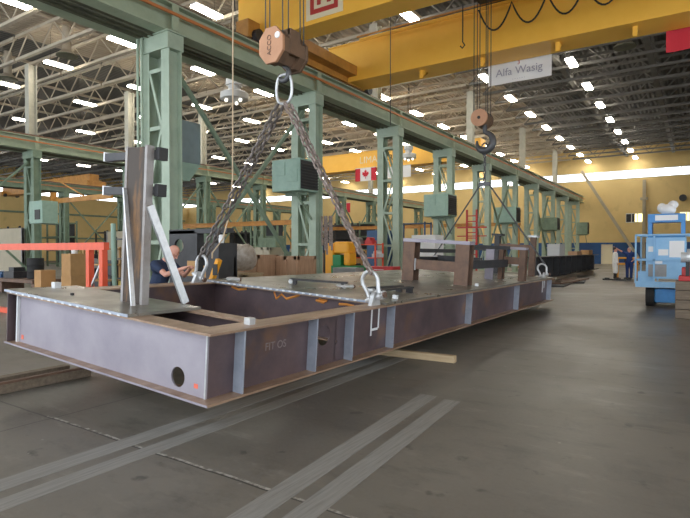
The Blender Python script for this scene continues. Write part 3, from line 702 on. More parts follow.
# loose things lying on the frame's deck
def on_frame(o, x, y, z=0, rz=0):
    o.matrix_world = FM @ Matrix.Translation((x, y, H_+.03+z)) @ Matrix.Rotation(rz, 4, 'Z'); return o
def clampbar(lab, x, y, L, rz):
    t = thing('clamp_bar', lab, 'clamp', (0,0,0)); on_frame(t, x, y, 0, rz)
    MB().box(0, L, -.04, .04, .07, .10).build('flat_bar', M['black_steel'], t)
    for q in (.05, L-.1): MB().box(q, q+.05, -.05, .05, 0, .07).build('foot', M['black_steel'], t)
    MB().cyl((.02,-.08,.05),(.02,.08,.05),.035,10).build('bolt', M['galv'], t)
clampbar('black clamp bar lying on the deck left of the near shackle', -2.25, 3.75, .95, R(22)); clampbar('black clamp bar lying on the deck edge right of the near shackle', -.48, 3.6, .95, R(88)); clampbar('second black clamp bar beside the near shackle, further in on the deck', -.75, 3.75, .8, R(80))
def shackle_geo(t, h=.40, w=.19, r=.026):
    pts = [(-w*.42,0,0),(-w*.45,0,h*.25)] + [(-w*.62*math.cos(a), 0, h*.55+w*.62*math.sin(a)*1.1) for a in [k*math.pi/10 for k in range(0,11)]] + [(w*.45,0,h*.25),(w*.42,0,0)]
    MB().tube(pts, r, 10).build('bow', M['galv'], t, smooth=True)
    MB().cyl((-w*.75,0,0),(w*.75,0,0),r*.95,12).build('pin', M['galv'], t, smooth=True)
    for s in (-1, 1): MB().cyl((s*w*.42-.022,0,0),(s*w*.42+.022,0,0),r*1.7,14).build('eye', M['galv'], t, smooth=True)
    MB().cyl((w*.72,0,0),(w*.88,0,0),r*1.5,6).build('nut', M['rust'], t)
def shackle(lab, x, y, lean=0, h=.40, w=.19, r=.026, yaw=0):
    t = thing('shackle', lab, 'shackle', (0,0,0), 0, 'lifting shackles'); t.matrix_world = Matrix.Translation(fw(x, y, H_+.095)) @ Matrix.Rotation(yaw, 4, 'Z') @ Matrix.Rotation(lean, 4, 'Y')
    shackle_geo(t, h, w, r); return t
shackle('big silver shackle on the near right lug, holding the chain', *LUG[0], R(-18)); shackle('silver shackle at the far left lug by the man, holding the chain', *LUG[1], R(20))
shackle('pale shackle at the far right corner of the frame', *LUG[2], R(-15), .34); shackle('shackle half hidden behind the first portal stand', *LUG[3], R(15), .34)
def lying(lab, x, y, rz):
    t = thing('shackle', lab, 'shackle', (0,0,0), 0, 'lifting shackles'); t.matrix_world = FM @ Matrix.Translation((x,y,H_+.03+.045)) @ Matrix.Rotation(rz,4,'Z') @ Matrix.Rotation(R(-90),4,'X')
    shackle_geo(t, .26, .14, .02)
lying('small shackle lying loose on the deck behind the near shackle', -1.25, 3.95, R(70)); lying('small shackle lying on the deck edge below the dark plates', -2.9, 3.1, R(50))
# the deck's corner shows one more grey clamp near the left chain
# ------------------------------------------------------------------ hooks, ropes and chains
def hookshape(mb, c, s):
    """J hook in the XZ plane, eye at the top (c), size s"""
    c = Vector(c); pts = [c+V(0,0,.0), c+V(0,0,-.25*s)]; rs = [.07*s,.07*s]
    for k in range(15):
        a = R(80) - k*R(270)/14
        pts.append(c + V(.02*s + .26*s*math.cos(a)*-1 if False else .26*s*math.cos(a), 0, -.55*s + .28*s*math.sin(a))); rs.append((.07+.05*math.sin(math.pi*k/14))*s if k < 12 else (.07 - .02*(k-12))*s)
    mb.tube(pts, rs, 10); return mb
# nearest block: octagonal, orange cheek towards the camera
HB = V(-4.98, 5.62, 4.46)
t = thing('hook_block', 'octagonal orange hook block nearest the camera, above the chain slings', 'hook block', HB)
oc = [(.23*math.cos(R(22.5+45*k))*1.02, .27*math.sin(R(22.5+45*k))) for k in range(8)]
MB().prism(oc, (0,0,0), (1,0,0), (0,0,1), (0,.05,0)).build('cheek_plate', M['block'], t, bevel=.006)
MB().prism([(a*.93,b*.93) for a, b in oc], (0,.05,0), (1,0,0), (0,0,1), (0,.13,0)).build('sheave_guard', M['block_dark'], t)
MB().prism([(a*.93,b*.93) for a, b in oc], (0,.40,0), (1,0,0), (0,0,1), (0,.13,0)).build('sheave_guard', M['block_dark'], t)
MB().prism([(a*.6,b*.85) for a, b in oc], (0,.18,0), (1,0,0), (0,0,1), (0,.22,0)).build('trunnion', M['block_dark'], t)
MB().box(-.2,.2,.18,.40,.17,.25).box(.16,.21,.18,.40,-.1,.25).build('top_cover', M['block_dark'], t)
MB().prism(oc, (0,.53,0), (1,0,0), (0,0,1), (0,.05,0)).build('cheek_plate', M['block_dark'], t, bevel=.006)
MB().cyl((.13,-.012,.11),(.13,0,.11),.045,20).build('round_tag', M['white'], t)
text('lettering', 'ACCO', .1, M['rust'], t, (-.02,-.004,.0), (R(90),R(-90),0), .003)
for x, y in ((-.2,.12),(-.12,.12),(.12,.12),(.17,.45),(-.05,.45),(.21,.48)): MB().cyl((x,y,.1),(x*.9,.12+(y-.12)*1.0,4.9),.009,6).build('wire_rope', M['rope'], t)
hk = hookshape(MB(), (0,.29,-.14), .34).build('hook', M['hook'], t, smooth=True)
HB2 = V(-5.15, 14.55, 5.33)
t2 = thing('hook_block', 'round orange-faced hook block further back, hanging under the yellow crane', 'hook block', HB2)
MB().cyl((0,0,0),(0,.06,0),.24,28).build('cheek_plate', M['block'], t2)
MB().cyl((0,.06,0),(0,.5,0),.215,28).build('sheave_drum', M['block_dark'], t2); MB().cyl((0,.5,0),(0,.56,0),.24,28).build('cheek_plate', M['block_dark'], t2)
MB().cyl((0,-.012,0),(0,0,0),.045,14).build('hub', M['black'], t2)
for x, y in ((-.2,.15),(.2,.15),(-.2,.42),(.2,.42),(-.08,.3),(.1,.3)): MB().cyl((x,y,0),(x,y,4.0),.012,6).build('wire_rope', M['rope'], t2)
hookshape(MB(), (.08,.28,-.15), .9).build('hook', M['hook'], t2, smooth=True)
def link(mb, c, d, n_, pitch, r, w):
    """one chain link centred at c, along d, lying in the plane of d and n_"""
    L = pitch/2 + r*1.0; pts = []
    a = w/2 - r; s = L - w/2
    for k in range(6): q = -math.pi/2 + math.pi*k/5; pts.append(c + d*(s + a*math.cos(q)) + n_*(a*math.sin(q)))
    for k in range(6): q = math.pi/2 + math.pi*k/5; pts.append(c + d*(-s + a*math.cos(q)) + n_*(a*math.sin(q)))
    mb.tube(pts, r, 6, True)
def chain(mb, p0, p1, pitch=.098, r=.0155, w=.082, sag=0):
    p0 = Vector(p0); p1 = Vector(p1); D = p1-p0; n = max(2, round(D.length/pitch)); 
    P = [p0 + D*(k/n) - V(0,0,sag*4*(k/n)*(1-k/n)) for k in range(n+1)]
    a = D.cross(V(.3,.2,1)).normalized()
    for k in range(n):
        d = (P[k+1]-P[k]).normalized(); x = d.cross(a).normalized(); y = d.cross(x)
        q = R(45) + (R(90) if k % 2 else 0); link(mb, (P[k]+P[k+1])/2, d, x*math.cos(q)+y*math.sin(q), D.length/n, r, w)
    return mb
RT = HB + V(0,.29,-.42)     # where the master link hangs in the hook
def sling(name, lab, legs, top, m, off, master=True, **kw):
    t = thing(name, lab, 'chain sling', top, 0, 'lifting slings')
    if master:
        ml = MB(); pts = [(.145*math.copysign(abs(math.cos(a))**.6, math.cos(a)), .0, -.12+.21*math.sin(a)) for a in [k*2*math.pi/24 for k in range(24)]]
        ml.tube(pts, .021, 8, True); ml.build('master_link', M['galv'], t, smooth=True)
    for k, (a, b) in enumerate(legs): chain(MB(), Vector(a)-Vector(top), Vector(b)-Vector(top), **kw).build('chain', m, t, smooth=True)
    return t
SR = fw(LUG[0][0], LUG[0][1], H_+.40) + V(-.07,0,0); SL = fw(LUG[1][0], LUG[1][1], H_+.40) + V(.09,0,.0)
A = RT + V(0,0,-.33)
sling('chain_sling', 'double chain from the nearest hook down to the near right shackle', [(A+V(.03,-.03,0), SR+V(.03,-.05,0)), (A+V(.09,.04,-.02), SR+V(-.02,.05,0))], RT, M['chain_rust'], 0)
sling('chain_sling', 'double chain from the nearest hook down to the left shackle beside the man', [(A+V(-.09,-.03,0), SL+V(-.03,-.05,0)), (A+V(-.04,.04,0), SL+V(.03,.05,.02))], RT, M['chain'], 0, master=False)
# rear sling: ring, short chain and two straight legs
RT2 = HB2 + V(.08,.28,-.80); KN = RT2 + V(0,0,-1.0)
t = thing('chain_sling', 'dark sling from the rear hook spreading in two legs to the frame', 'chain sling', RT2, 0, 'lifting slings')
MB().tube([(.10*math.cos(a), 0, -.05+.17*math.sin(a)) for a in [k*2*math.pi/16 for k in range(16)]], .02, 8, True).build('master_link', M['hook'], t, smooth=True)
chain(MB(), (0,0,-.2), (0,0,-1.0), .12, .016, .085).build('chain', M['hook'], t)
MB().box(-.16,.16,-.05,.05,-1.1,-1.0).build('spreader_plate', M['hook'], t)
for x, (lx, ly) in ((.12, LUG[2]), (-.12, LUG[3])):
    q = fw(lx, ly, H_+.40) - RT2; MB().tube([(x,0,-1.05), q], .022, 8).build('sling_leg', M['hook'], t)
# tan pendant cord
cp = [V(-7.4,7.3,8.0), V(-7.42,7.28,3.0), V(-7.42,7.2,2.3), V(-7.4,7.0,1.8), V(-7.35,6.7,1.55), V(-7.3,6.65,1.45)]
tag(MB().tube(cp, .014, 6).build('control_cord', M['cord']), 'thin tan control cord hanging beside the left chain', 'cord')
t = thing('pendant_control', 'yellow and black hand control hanging at the end of the tan cord', 'hand control', (-7.15, 6.6, 1.15))
MB().bar((-.12,0,-.12),(.08,0,.28),.08,.09,(0,1,0)).build('body', M['myellow'], t); MB().box(-.02,.09,-.06,-.045,.0,.2).build('buttons', M['black'], t)
o = MB().cyl((0,0,0),(0,0,5.4),.012,6); solo('hanging_cable', o, M['rope'], 'thin dark vertical cable left of the second hook, crossing the yellow girder', 'cable', (-7.4,13.5,5.2))

# ------------------------------------------------------------------ people
def person(label, loc, J, cloth, hair, face, coat=False, bald=False, sleeve=.55):
    """J: joints in metres from loc; body is one remeshed surface, clothes and hair are its children"""
    t = thing('person', label, 'person', loc)
    S = 1.0; P = {k: Vector(v) for k, v in J.items()}
    b = MB(); cap = b.capsule
    hd = P['head']; fz = Vector(face).normalized(); side = fz.cross(V(0,0,1)).normalized()*-1
    upv = (hd - P['neck']).normalized(); side = fz.cross(upv).normalized(); fz = upv.cross(side).normalized()
    rot = Matrix((side, fz, upv)).transposed()
    b.ball(hd + upv*.025 - fz*.008, .076, .098, .108, 16, 12, rot); b.ball(hd - upv*.055 + fz*.030, .056, .066, .066, 12, 8, rot)
    b.ball(hd - upv*.105 + fz*.066, .026, .022, .02)                                # chin
    b.capsule(hd + upv*.022 + fz*.088, .010, hd - upv*.022 + fz*.112, .015)          # nose
    b.capsule(hd - upv*.062 + fz*.088 - side*.02, .009, hd - upv*.062 + fz*.088 + side*.02, .009)   # lips
    b.capsule(hd + upv*.035 + fz*.083 - side*.04, .012, hd + upv*.035 + fz*.083 + side*.04, .012)   # brow
    for s in (-1, 1): b.ball(hd - upv*.005 + side*.080*s - fz*.012, .012, .024, .033, 10, 8, rot)
    cap(P['neck'] - upv*.04, .062, hd - upv*.04, .055)
    cap(P['chest'], .13, P['belly'], .125); cap(P['belly'], .125, P['pelvis'], .13)
    cap(P['shl'], .062, P['shr'], .062); cap(P['shl'].lerp(P['chest'], .35), .10, P['shr'].lerp(P['chest'], .35), .10); cap(P['neck']-upv*.05, .065, P['chest'], .13)
    cap(P['hipl'], .10, P['hipr'], .10)
    for s in 'lr':
        cap(P['sh'+s], .058, P['el'+s], .043); cap(P['el'+s], .043, P['wr'+s], .029)
        cap(P['hip'+s], .088, P['kn'+s], .058); cap(P['kn'+s], .058, P['an'+s], .042)
        toe = P['an'+s] + Vector((fz.x, fz.y, 0)).normalized()*.15 - V(0,0,.045); cap(P['an'+s]-V(0,0,.03), .042, toe, .032)
        # hand: palm, four curled fingers of unequal length, thumb from its side
        d = (P['wr'+s]-P['el'+s]).normalized(); u = d.cross(V(0,0,1) if abs(d.z) < .9 else fz).normalized(); n = u.cross(d).normalized()
        w0 = P['wr'+s]; palm = w0 + d*.055
        b.ball(palm, .040, .050, .018, 10, 8, Matrix((u, d, n)).transposed()); cap(w0, .027, w0+d*.02, .027)
        for k, (q, L) in enumerate(((-.030,.062),(-.010,.074),(.010,.070),(.030,.056))):
            a = palm + u*q + d*.040; c = a + d*L*.5 - n*.008; e = c + d*L*.3 - n*L*.38
            cap(a, .0095, c, .009); cap(c, .009, e, .0075)
        cap(palm - u*.030 - d*.02, .012, palm - u*.062 + d*.016, .010); cap(palm - u*.062 + d*.016, .010, palm - u*.058 + d*.045 - n*.012, .008)
    def rm(o, vs, it=4):
        m = o.modifiers.new('surface', 'REMESH'); m.mode = 'VOXEL'; m.voxel_size = vs; m.use_smooth_shade = True
        s = o.modifiers.new('soften', 'SMOOTH'); s.factor = .5; s.iterations = it
    o = b.build('body', M['skin'], t); rm(o, .0075, 3)
    g = .016; c = MB(); cap = c.capsule
    cap(P['chest'], .13+g, P['belly'], .13+g); cap(P['belly'], .13+g, P['pelvis'], .135+g)
    cap(P['shl'].lerp(P['chest'], .35), .10+g, P['shr'].lerp(P['chest'], .35), .10+g); cap(P['shl'], .062+g, P['shr'], .062+g); cap(P['neck']-upv*.06, .06+g, P['chest'], .13+g)
    for s in 'lr':
        if sleeve < 1: cap(P['sh'+s], .06+g, P['sh'+s].lerp(P['el'+s], sleeve), .052+g)
        else: cap(P['sh'+s], .06+g, P['el'+s], .047+g); cap(P['el'+s], .047+g, P['el'+s].lerp(P['wr'+s], .9), .034+g)
    if coat:
        for s in 'lr': cap(P['hip'+s], .12+g, P['kn'+s]-V(0,0,.08), .11+g)
        cap(P['pelvis'], .14+g, (P['knl']+P['knr'])/2-V(0,0,.08), .12+g)
    o = c.build('coat' if coat else 'shirt', M[cloth[0]], t); rm(o, .014)
    c = MB(); cap = c.capsule; cap(P['hipl'], .105+g, P['hipr'], .105+g); cap(P['pelvis'], .13+g, (P['hipl']+P['hipr'])/2, .12+g)
    for s in 'lr': cap(P['hip'+s], .095+g, P['kn'+s], .066+g); cap(P['kn'+s], .066+g, P['an'+s]+V(0,0,.03), .058+g)
    o = c.build('trousers', M[cloth[1]], t); rm(o, .014)
    for s in 'lr':
        a = P['an'+s]; h = Vector((fz.x, fz.y, 0)).normalized(); c = MB(); c.capsule(a-V(0,0,.02)-h*.03, .052, a+h*.15-V(0,0,.04), .042)
        o = c.build('shoe', M['shoe'], t); rm(o, .012)
    c = MB()
    if bald:
        for s in (-1, 1): c.ball(hd - fz*.035 + side*.045*s - upv*.015, .042, .058, .045, 10, 8, rot)
        c.ball(hd - fz*.065 - upv*.02, .06, .04, .045, 10, 8, rot)
    else: c.ball(hd + upv*.045 - fz*.024, .084, .098, .100, 14, 10, rot)
    o = c.build('hair', M[hair], t); rm(o, .01, 3)
    for s in (-1, 1): MB().ball(hd + upv*.012 + fz*.086 + side*.032*s, .011).build('eye', M['eye'], t, smooth=True)
    return t
# man guiding the left chain
hand = Vector((-6.80,5.66,1.33)); L0 = V(-7.49, 5.66, 0)
J = dict(head=(.15,.16,1.555), neck=(.03,.11,1.43), chest=(-.03,.08,1.24), belly=(-.06,.04,1.06), pelvis=(-.07,.0,.92), shl=(-.04,.28,1.36), shr=(.02,-.10,1.36),
         ell=(.22,.34,1.17), wrl=(.50,.22,1.28), elr=(.32,-.12,1.20), wrr=tuple(hand - L0 - V(.06,0,.02)), hipl=(-.07,.10,.90), hipr=(-.05,-.10,.90), knl=(.02,.13,.50), knr=(0,-.12,.50), anl=(-.08,.14,.09), anr=(-.06,-.13,.09))
person('balding man in a navy T-shirt reaching for the left chain, behind the frame', tuple(L0), J, ('navy','navy'), 'hair_grey', (.85,.45,-.12), bald=True)
# two people by the blue lift, far back
def standing(): return dict(head=(0,0,1.62), neck=(0,0,1.48), chest=(0,0,1.28), belly=(0,0,1.08), pelvis=(0,0,.95), shl=(-.19,0,1.42), shr=(.19,0,1.42), ell=(-.25,.02,1.14), wrl=(-.24,.06,.90), elr=(.25,.02,1.14), wrr=(.24,.06,.90),
                           hipl=(-.1,0,.92), hipr=(.1,0,.92), knl=(-.1,.02,.5), knr=(.1,.02,.5), anl=(-.1,0,.09), anr=(.1,0,.09))
J = standing(); J.update(shl=(-.05,.18,1.42), shr=(.05,-.18,1.42), ell=(-.08,.24,1.14), wrl=(.02,.22,.92), elr=(0,-.24,1.14), wrr=(.1,-.2,.92), hipl=(0,.1,.92), hipr=(0,-.1,.92), knl=(0,.1,.5), knr=(.03,-.1,.5), anl=(0,.11,.09), anr=(0,-.11,.09))
person('person in a long white coat listening, left of the person in blue', (-3.75, 32.5, 0), J, ('coat','shoe'), 'hair_dark', (1,.2,0), coat=True, sleeve=1)
J = standing(); J.update(ell=(-.42,-.10,1.55), wrl=(-.66,-.15,1.72), elr=(.3,-.02,1.15), wrr=(.2,-.2,1.05))
person('grey-haired person in blue overalls pointing left, beside the blue lift', (-3.1, 32.9, 0), J, ('royal','royal'), 'hair_grey', (-.7,-.6,0))

# ------------------------------------------------------------------ right side: lift, spool block
t = thing('work_lift', 'light blue work lift with railed platform and papers on its panel', 'work lift', (-.5, 17.6, 0))
ch = MB().box(-.50,.25,-.3,.9,.12,.52).build('chassis', M['blue'], t, bevel=.03)
for (x, y) in ((-.61,-.15),(.26,-.15),(-.61,.8),(.26,.8)):
    wq = MB().cyl((x-.1,y,.30),(x+.1,y,.30),.30,24).build('wheel', M['rubber'], t); MB().cyl((x-.11,y,.30),(x+.11,y,.30),.12,12).build('wheel_hub', M['grey'], wq)
MB().box(-.95,1.4,-.55,1.2,.55,.66).build('platform_floor', M['lightgrey'], t)
MB().box(-.95,1.4,-.57,-.55,.56,.72).build('toe_board', M['lightblue'], t)
r_ = MB()
for x in (-.95,-.5,.62,1.38):
    for y in (-.53, 1.18): r_.box(x-.022,x+.022,y-.022,y+.022,.66,2.02)
for z in (1.3, 2.0):
    for y in (-.53, 1.18): r_.box(-.95,1.4,y-.022,y+.022,z,z+.045)
    for x in (-.95, 1.38): r_.box(x-.02,x+.02,-.53,1.18,z,z+.045)
r_.build('guard_rail', M['lightblue'], t)
pn = MB().box(-.70,.26,-.50,-.44,.80,1.95).build('control_panel', M['lightblue'], t, bevel=.01)
for q in ((-.40,-.16,1.45,1.62),(-.14,.21,1.4,1.85),(-.64,-.52,1.55,1.7),(-.5,-.3,1.22,1.32)): MB().box(q[0],q[1],-.506,-.50,q[2],q[3]).build('paper', M['white'], pn)
MB().box(-.64,-.2,-.51,-.50,.86,1.2).build('grille', M['grey'], pn)
MB().box(-.68,.22,-.2,.3,1.95,2.05).box(-.68,-.58,-.2,.3,2.05,2.4).box(.12,.22,-.2,.3,2.05,2.4).box(-.68,.22,-.25,.3,2.38,2.62).build('mast_head', M['blue'], t)
MB().box(-.5,.05,-.26,-.25,2.43,2.58).build('white_label', M['white'], t)
MB().ball((-.2,0,2.74),.20,.18,.16).ball((-.08,.05,2.88),.13,.12,.12).ball((-.35,.05,2.80),.12,.12,.14).build('cloth_bundle', M['white'], t, smooth=True)
MB().box(.34,.9,-.35,-.2,.7,2.1).build('blue_upright', M['blue'], t)
solo('plastic_tub', MB().box(-.2,.2,-.2,.2,0,.34), M['lightblue'], 'pale blue tub standing on the left corner of the work lift', 'tub', (-1.2, 17.3, .662), bevel=.02)
t = thing('timber_stand', 'dark stacked timber block at the right edge, under the red machine', 'timber stack', (-.12, 14.9, 0))
for k in range(4): MB().box(-.30,.6,-.3,.3,.0+.22*k,.21+.22*k).build('timber', M['wood2'], t, bevel=.01)
t = thing('drill_machine', 'red machine with a round silver motor on the stacked timber, right edge', 'machine', (-.12, 14.9, .875))
MB().box(-.24,.6,-.28,.28,0,.12).box(-.18,.6,-.2,.2,.12,.32).build('body', M['red'], t, bevel=.02)
MB().cyl((-.08,0,.55),(.6,0,.55),.20,20).build('motor', M['galv'], t); MB().cyl((-.2,0,.55),(-.08,0,.55),.12,20).build('shaft_cap', M['lightgrey'], t)
for x in (-.1,.2): MB().box(x,x+.08,-.24,-.18,.1,.45).build('clamp', M['black'], t)

# ------------------------------------------------------------------ floor timbers, plates and the long girder behind
solo('floor_timber', MB().bar((-.78,-.04,0),(.78,.04,0),.10,.10), M['wood'], 'pale timber lying on the floor under the steel frame', 'timber', (-3.62, 7.06, .052), bevel=.004)
for x, y0, y1, m, lab in ((-6.46,.9,3.80,'wood2','dark timber on the left floor, nearer the camera of the two'), (-6.84,.9,3.74,'wood2','dark timber on the left floor, the further of the two')):
    solo('floor_timber', MB().bar((0,y0-y1,0),(0,0,0),.13,.10), M[m], lab, 'timber', (x, y1, .052), bevel=.004)
solo('flat_bar', MB().bar((0,-3.0,0),(0,0,0),.06,.025), M['rust'], 'long rusty flat bar lying on top of the left floor timber', 'steel bar', (-6.44, 3.9, .1155))
t = thing('plate_girder', 'long dark plate girder on blocks beside the crane columns', 'girder', (-5.95, 31, .3))
MB().ibeam((0,-8,.5),(0,9.2,.5),1.0,.6,.04,.03).build('girder', M['black_steel'], t)
for k in range(11): MB().box(.02,.28,-7.8+1.5*k,-7.77+1.5*k,.05,.95).build('stiffener', M['dark_plate'], t)
for y in (25.5, 31, 36.5): solo('wood_block', MB().box(-.5,.5,-.12,.12,0,.3), M['wood2'], 'timber block under the long dark girder, ' + {25.5:'nearest of three',31:'middle of three',36.5:'furthest of three'}[y], 'timber', (-5.95, y, 0))
for x, y, w, d, h, m, lab in ((-6.0,37.5,.5,1.4,.3,'carton','orange-brown carton on the far end of the dark girder'), (-6.0,33.5,.5,1.4,.22,'crate','low wooden box on the dark girder, before the carton'), (-6.1,29.0,.6,1.3,.6,'lightgrey','pale grey finned unit standing on the dark girder')):
    solo('carton' if m == 'carton' else 'wooden_box' if m == 'crate' else 'finned_unit', MB().box(-w/2,w/2,-d/2,d/2,0,h), M[m], lab, 'box', (x, y, 1.3), bevel=.01)
for i, (x, y, z, w, L, rz) in enumerate([(-5.6,25.6,.0,1.5,3.2,4),(-5.5,26.4,.07,1.2,2.6,-6),(-5.3,28.6,.0,1.3,2.8,8),(-5.2,29.2,.07,.9,2.0,-3),(-6.2,24.0,.0,.8,2.6,2)]):
    solo('steel_plate', MB().box(-w/2,w/2,-L/2,L/2,0,.065), M['rust' if i % 2 else 'dark_plate'], ['dark plate at the bottom of the near plate pile','rusty plate lying on the near plate pile','dark plate at the bottom of the far plate pile','rusty plate lying on the far plate pile','narrow dark plate left of the plate piles'][i], 'steel plate', (x, y, z), 'plates on the floor behind the frame', R(rz))
t = thing('yellow_stand', 'yellow stand between the two people at the back', 'stand', (-3.4, 34.6, 0))
for x in (-.5,.5):
    for y in (-.3,.3): MB().box(x-.06,x+.06,y-.06,y+.06,0,1.1).build('leg', M['myellow'], t)
MB().box(-.6,.6,-.4,.4,.75,.85).box(-.6,.6,-.4,.4,1.1,1.18).build('shelf', M['myellow'], t)
for x, y, z, w, d, h, lab in ((-3.3,34.6,.855,.4,.4,.2,'dark motor on the yellow stand'),): solo('motor', MB().cyl((-.2,0,.13),(.2,0,.13),.13,14).box(-.12,.12,-.1,.1,0,.1), M['black_steel'], lab, 'motor', (x,y,z+.002))
for i, (x, y, s) in enumerate(((-3.95,31.4,.16),(-3.4,31.2,.2),(-3.1,31.6,.13))):
    solo('scrap_offcut', MB().box(-s*1.6,s*1.6,-s,s,0,.07).box(-s,s*.4,-s*.6,s*.5,.07,.12), M['black_steel'], ['small dark offcut at the feet of the person in white','dark offcut on the floor between the two people','dark offcut at the feet of the person in blue'][i], 'scrap', (x,y,0))

# ------------------------------------------------------------------ left bay: gate frame, fixtures, crates, machines
t = thing('gate_frame', 'orange-red steel rail frame at the left, behind the suspended frame', 'rail frame', (-10.45, 6.5, 0))
MB().box(-5.8,.12,-.06,.06,1.60,1.76).build('top_rail', M['gate'], t)
for x in (0., -.5, -5.7): MB().box(x-.06,x+.06,-.06,.06,0,1.60).build('upright', M['gate'], t)
MB().box(-5.8,.12,-.07,.07,.0,.12).build('floor_rail', M['gate'], t)
MB().bar((-.42,0,.85),(-.06,0,1.36),.04,.04,(0,1,0)).bar((-.62,0,.62),(-.42,0,.85),.04,.04,(0,1,0)).build('brace', M['galv'], t)
# black bolted fixture plates behind the left beam
t = thing('fixture_plates', 'dark grey steel fixture with square openings behind the left chain', 'fixture', (-9.5, 8.22, 0))
MB().holeplate((-1.0,0,.3),(1,0,0),(0,0,1),(0,.06,0),.9,1.75,.35,1.4,.16).build('plate', M['dark_plate'], t)
MB().box(-.10,.95,.2,.26,.2,1.45).build('plate', M['dark_plate'], t)
MB().box(.55,.95,-.25,.3,.2,1.75).build('end_block', M['dark_plate'], t)
MB().box(-1.0,.95,.0,.2,1.98,2.08).box(-.1,-.02,0,.2,1.4,2.0).box(.5,.58,0,.2,1.4,2.0).build('top_frame', M['dark_plate'], t)
MB().box(-1.0,.95,-.3,.5,.0,.3).build('base', M['black_steel'], t)
for x, z in ((-.2,1.0),(.35,.9)): MB().box(x-.14,x+.14,-.02,.0,z,z+.35).build('tan_label', M['carton'], t)
solo('paper_cup', MB().lathe([(.055,0),(.07,.18),(.072,.19)], (0,0,0), 16), M['white'], 'white cup standing on the dark fixture', 'cup', (-8.75, 8.24, 1.75), smooth=True)
b = MB()
for i in range(9):
    random.seed(i); b.ball((-.28+.07*i, .1*math.sin(i*2), .40+.08*math.sin(i*1.7)), .20, .30, .30)
o = solo('wrapped_machine', b, M['plastic'], 'machine part wrapped in crinkled plastic, left of the wooden crates', 'wrapped part', (-10.1, 10.15, 1.0))
m_ = o.modifiers.new('surface','REMESH'); m_.mode = 'VOXEL'; m_.voxel_size = .05
pal = thing('timber_crib', 'timber crib carrying the plastic-wrapped part', 'crib', (-10.1, 10.15, 0))
for k in range(6): (MB().box(-.5,.5,-.35,-.22,.16*k,.155+.16*k) if k % 2 else MB().box(-.5,.5,.22,.35,.16*k,.155+.16*k)).build('timber', M['wood'], pal)
for k in range(6): (MB().box(-.5,-.37,-.35,.35,.16*k,.155+.16*k) if k % 2 == 0 else MB().box(.37,.5,-.35,.35,.16*k,.155+.16*k)).build('timber', M['wood'], pal)
MB().box(-.5,.5,-.4,.4,.96,1.0).build('board', M['wood'], pal)
def crate(lab, loc, w, d, h, m='crate', name='wooden_crate'):
    t = thing(name, lab, 'crate', loc)
    MB().box(-w/2,w/2,-d/2,d/2,.08,h).build('box', M[m], t)
    s = MB()
    for x in (-w/2, 0, w/2-.1): s.box(x, x+.1, -d/2-.025, -d/2, .08, h)
    s.box(-w/2,w/2,-d/2-.025,-d/2,h-.1,h).box(-w/2,w/2,-d/2-.025,-d/2,.08,.18)
    for y in (-d/2, d/2-.1): s.box(w/2, w/2+.025, y, y+.1, .08, h)
    s.box(w/2-.01, w/2+.025, -d/2-.025, d/2, h-.1, h)
    s.build('batten', M[m], t)
    MB().box(-w/2,-w/2+.1,-d/2,d/2,0,.08).box(w/2-.1,w/2,-d/2,d/2,0,.08).build('skid', M['wood2'], t)
crate('rough wooden crate just right of the plastic-wrapped part', (-10.75, 11.5, 0), .85, .9, 1.46)
crate('wooden crate just left of the foot of the second column', (-10.0, 12.3, 0), .95, .9, 1.42)
crate('light wooden crate standing behind the two large crates', (-13.6, 15.2, 0), .8, .8, 1.7, 'panel')
solo('hanging_chains', (lambda b: [chain(b, (.0+.10*k,.03*(k%2),1.0), (.0+.10*k+.02,.03*(k%2),0-.15*(k%3)), .11, .02, .09) for k in range(5)] and b)(MB()), M['chain_rust'], 'bunch of brown chains hung on the right side of the second column', 'chains', (-10.72, YK[1]+.1, 1.75))
# machines right of the second column
t = thing('yellow_press', 'yellow arched machine with a green base, right of the second column', 'machine', (-12.45, 18.6, 0))
MB().box(-.75,-.3,-.3,.3,.2,1.9).box(-.3,.45,-.3,.3,1.45,1.95).box(.2,.5,-.3,.3,.95,1.5).build('arch', M['myellow'], t, bevel=.08)
MB().box(-.35,1.0,-.4,.4,.0,.95).box(-.3,.1,-.35,.35,.95,1.4).build('base', M['green'], t, bevel=.02)
solo('grey_cabinet', MB().box(-.5,.5,-.3,.3,0,.95), M['grey'], 'grey steel cabinet in front of the yellow machine', 'cabinet', (-10.75, 16.4, 0), bevel=.015)
t = thing('tool_chest', 'red tool chest just left of the near shackle, behind the deck', 'tool chest', (-9.55, 16.9, 0)); MB().box(-.55,.55,-.3,.3,0,1.0).build('body', M['red'], t, bevel=.015)
for k in range(4):
    d_ = MB().box(-.5,.5,-.32,-.3,.1+.22*k,.29+.22*k).build('drawer', M['red'], t); MB().box(-.2,.2,-.35,-.32,.22+.22*k,.24+.22*k).build('handle', M['galv'], d_)
def shelving(lab, loc, w, d, h, n, m, goods, rz=0):
    t = thing('shelf_rack', lab, 'shelving', loc, rz)
    for x in (-w/2, w/2-.06):
        for y in (-d/2, d/2-.06): MB().box(x,x+.06,y,y+.06,0,h).build('upright', M[m], t)
    for k in range(n): MB().box(-w/2,w/2,-d/2,d/2,.15+k*(h-.2)/(n-1)-.04,.15+k*(h-.2)/(n-1)).build('shelf', M[m], t)
    return t
shelving('red shelf rack stacked with parts, left of the third column', (-12.0, 19.6, 0), 1.5, .7, 1.9, 4, 'gate', None)
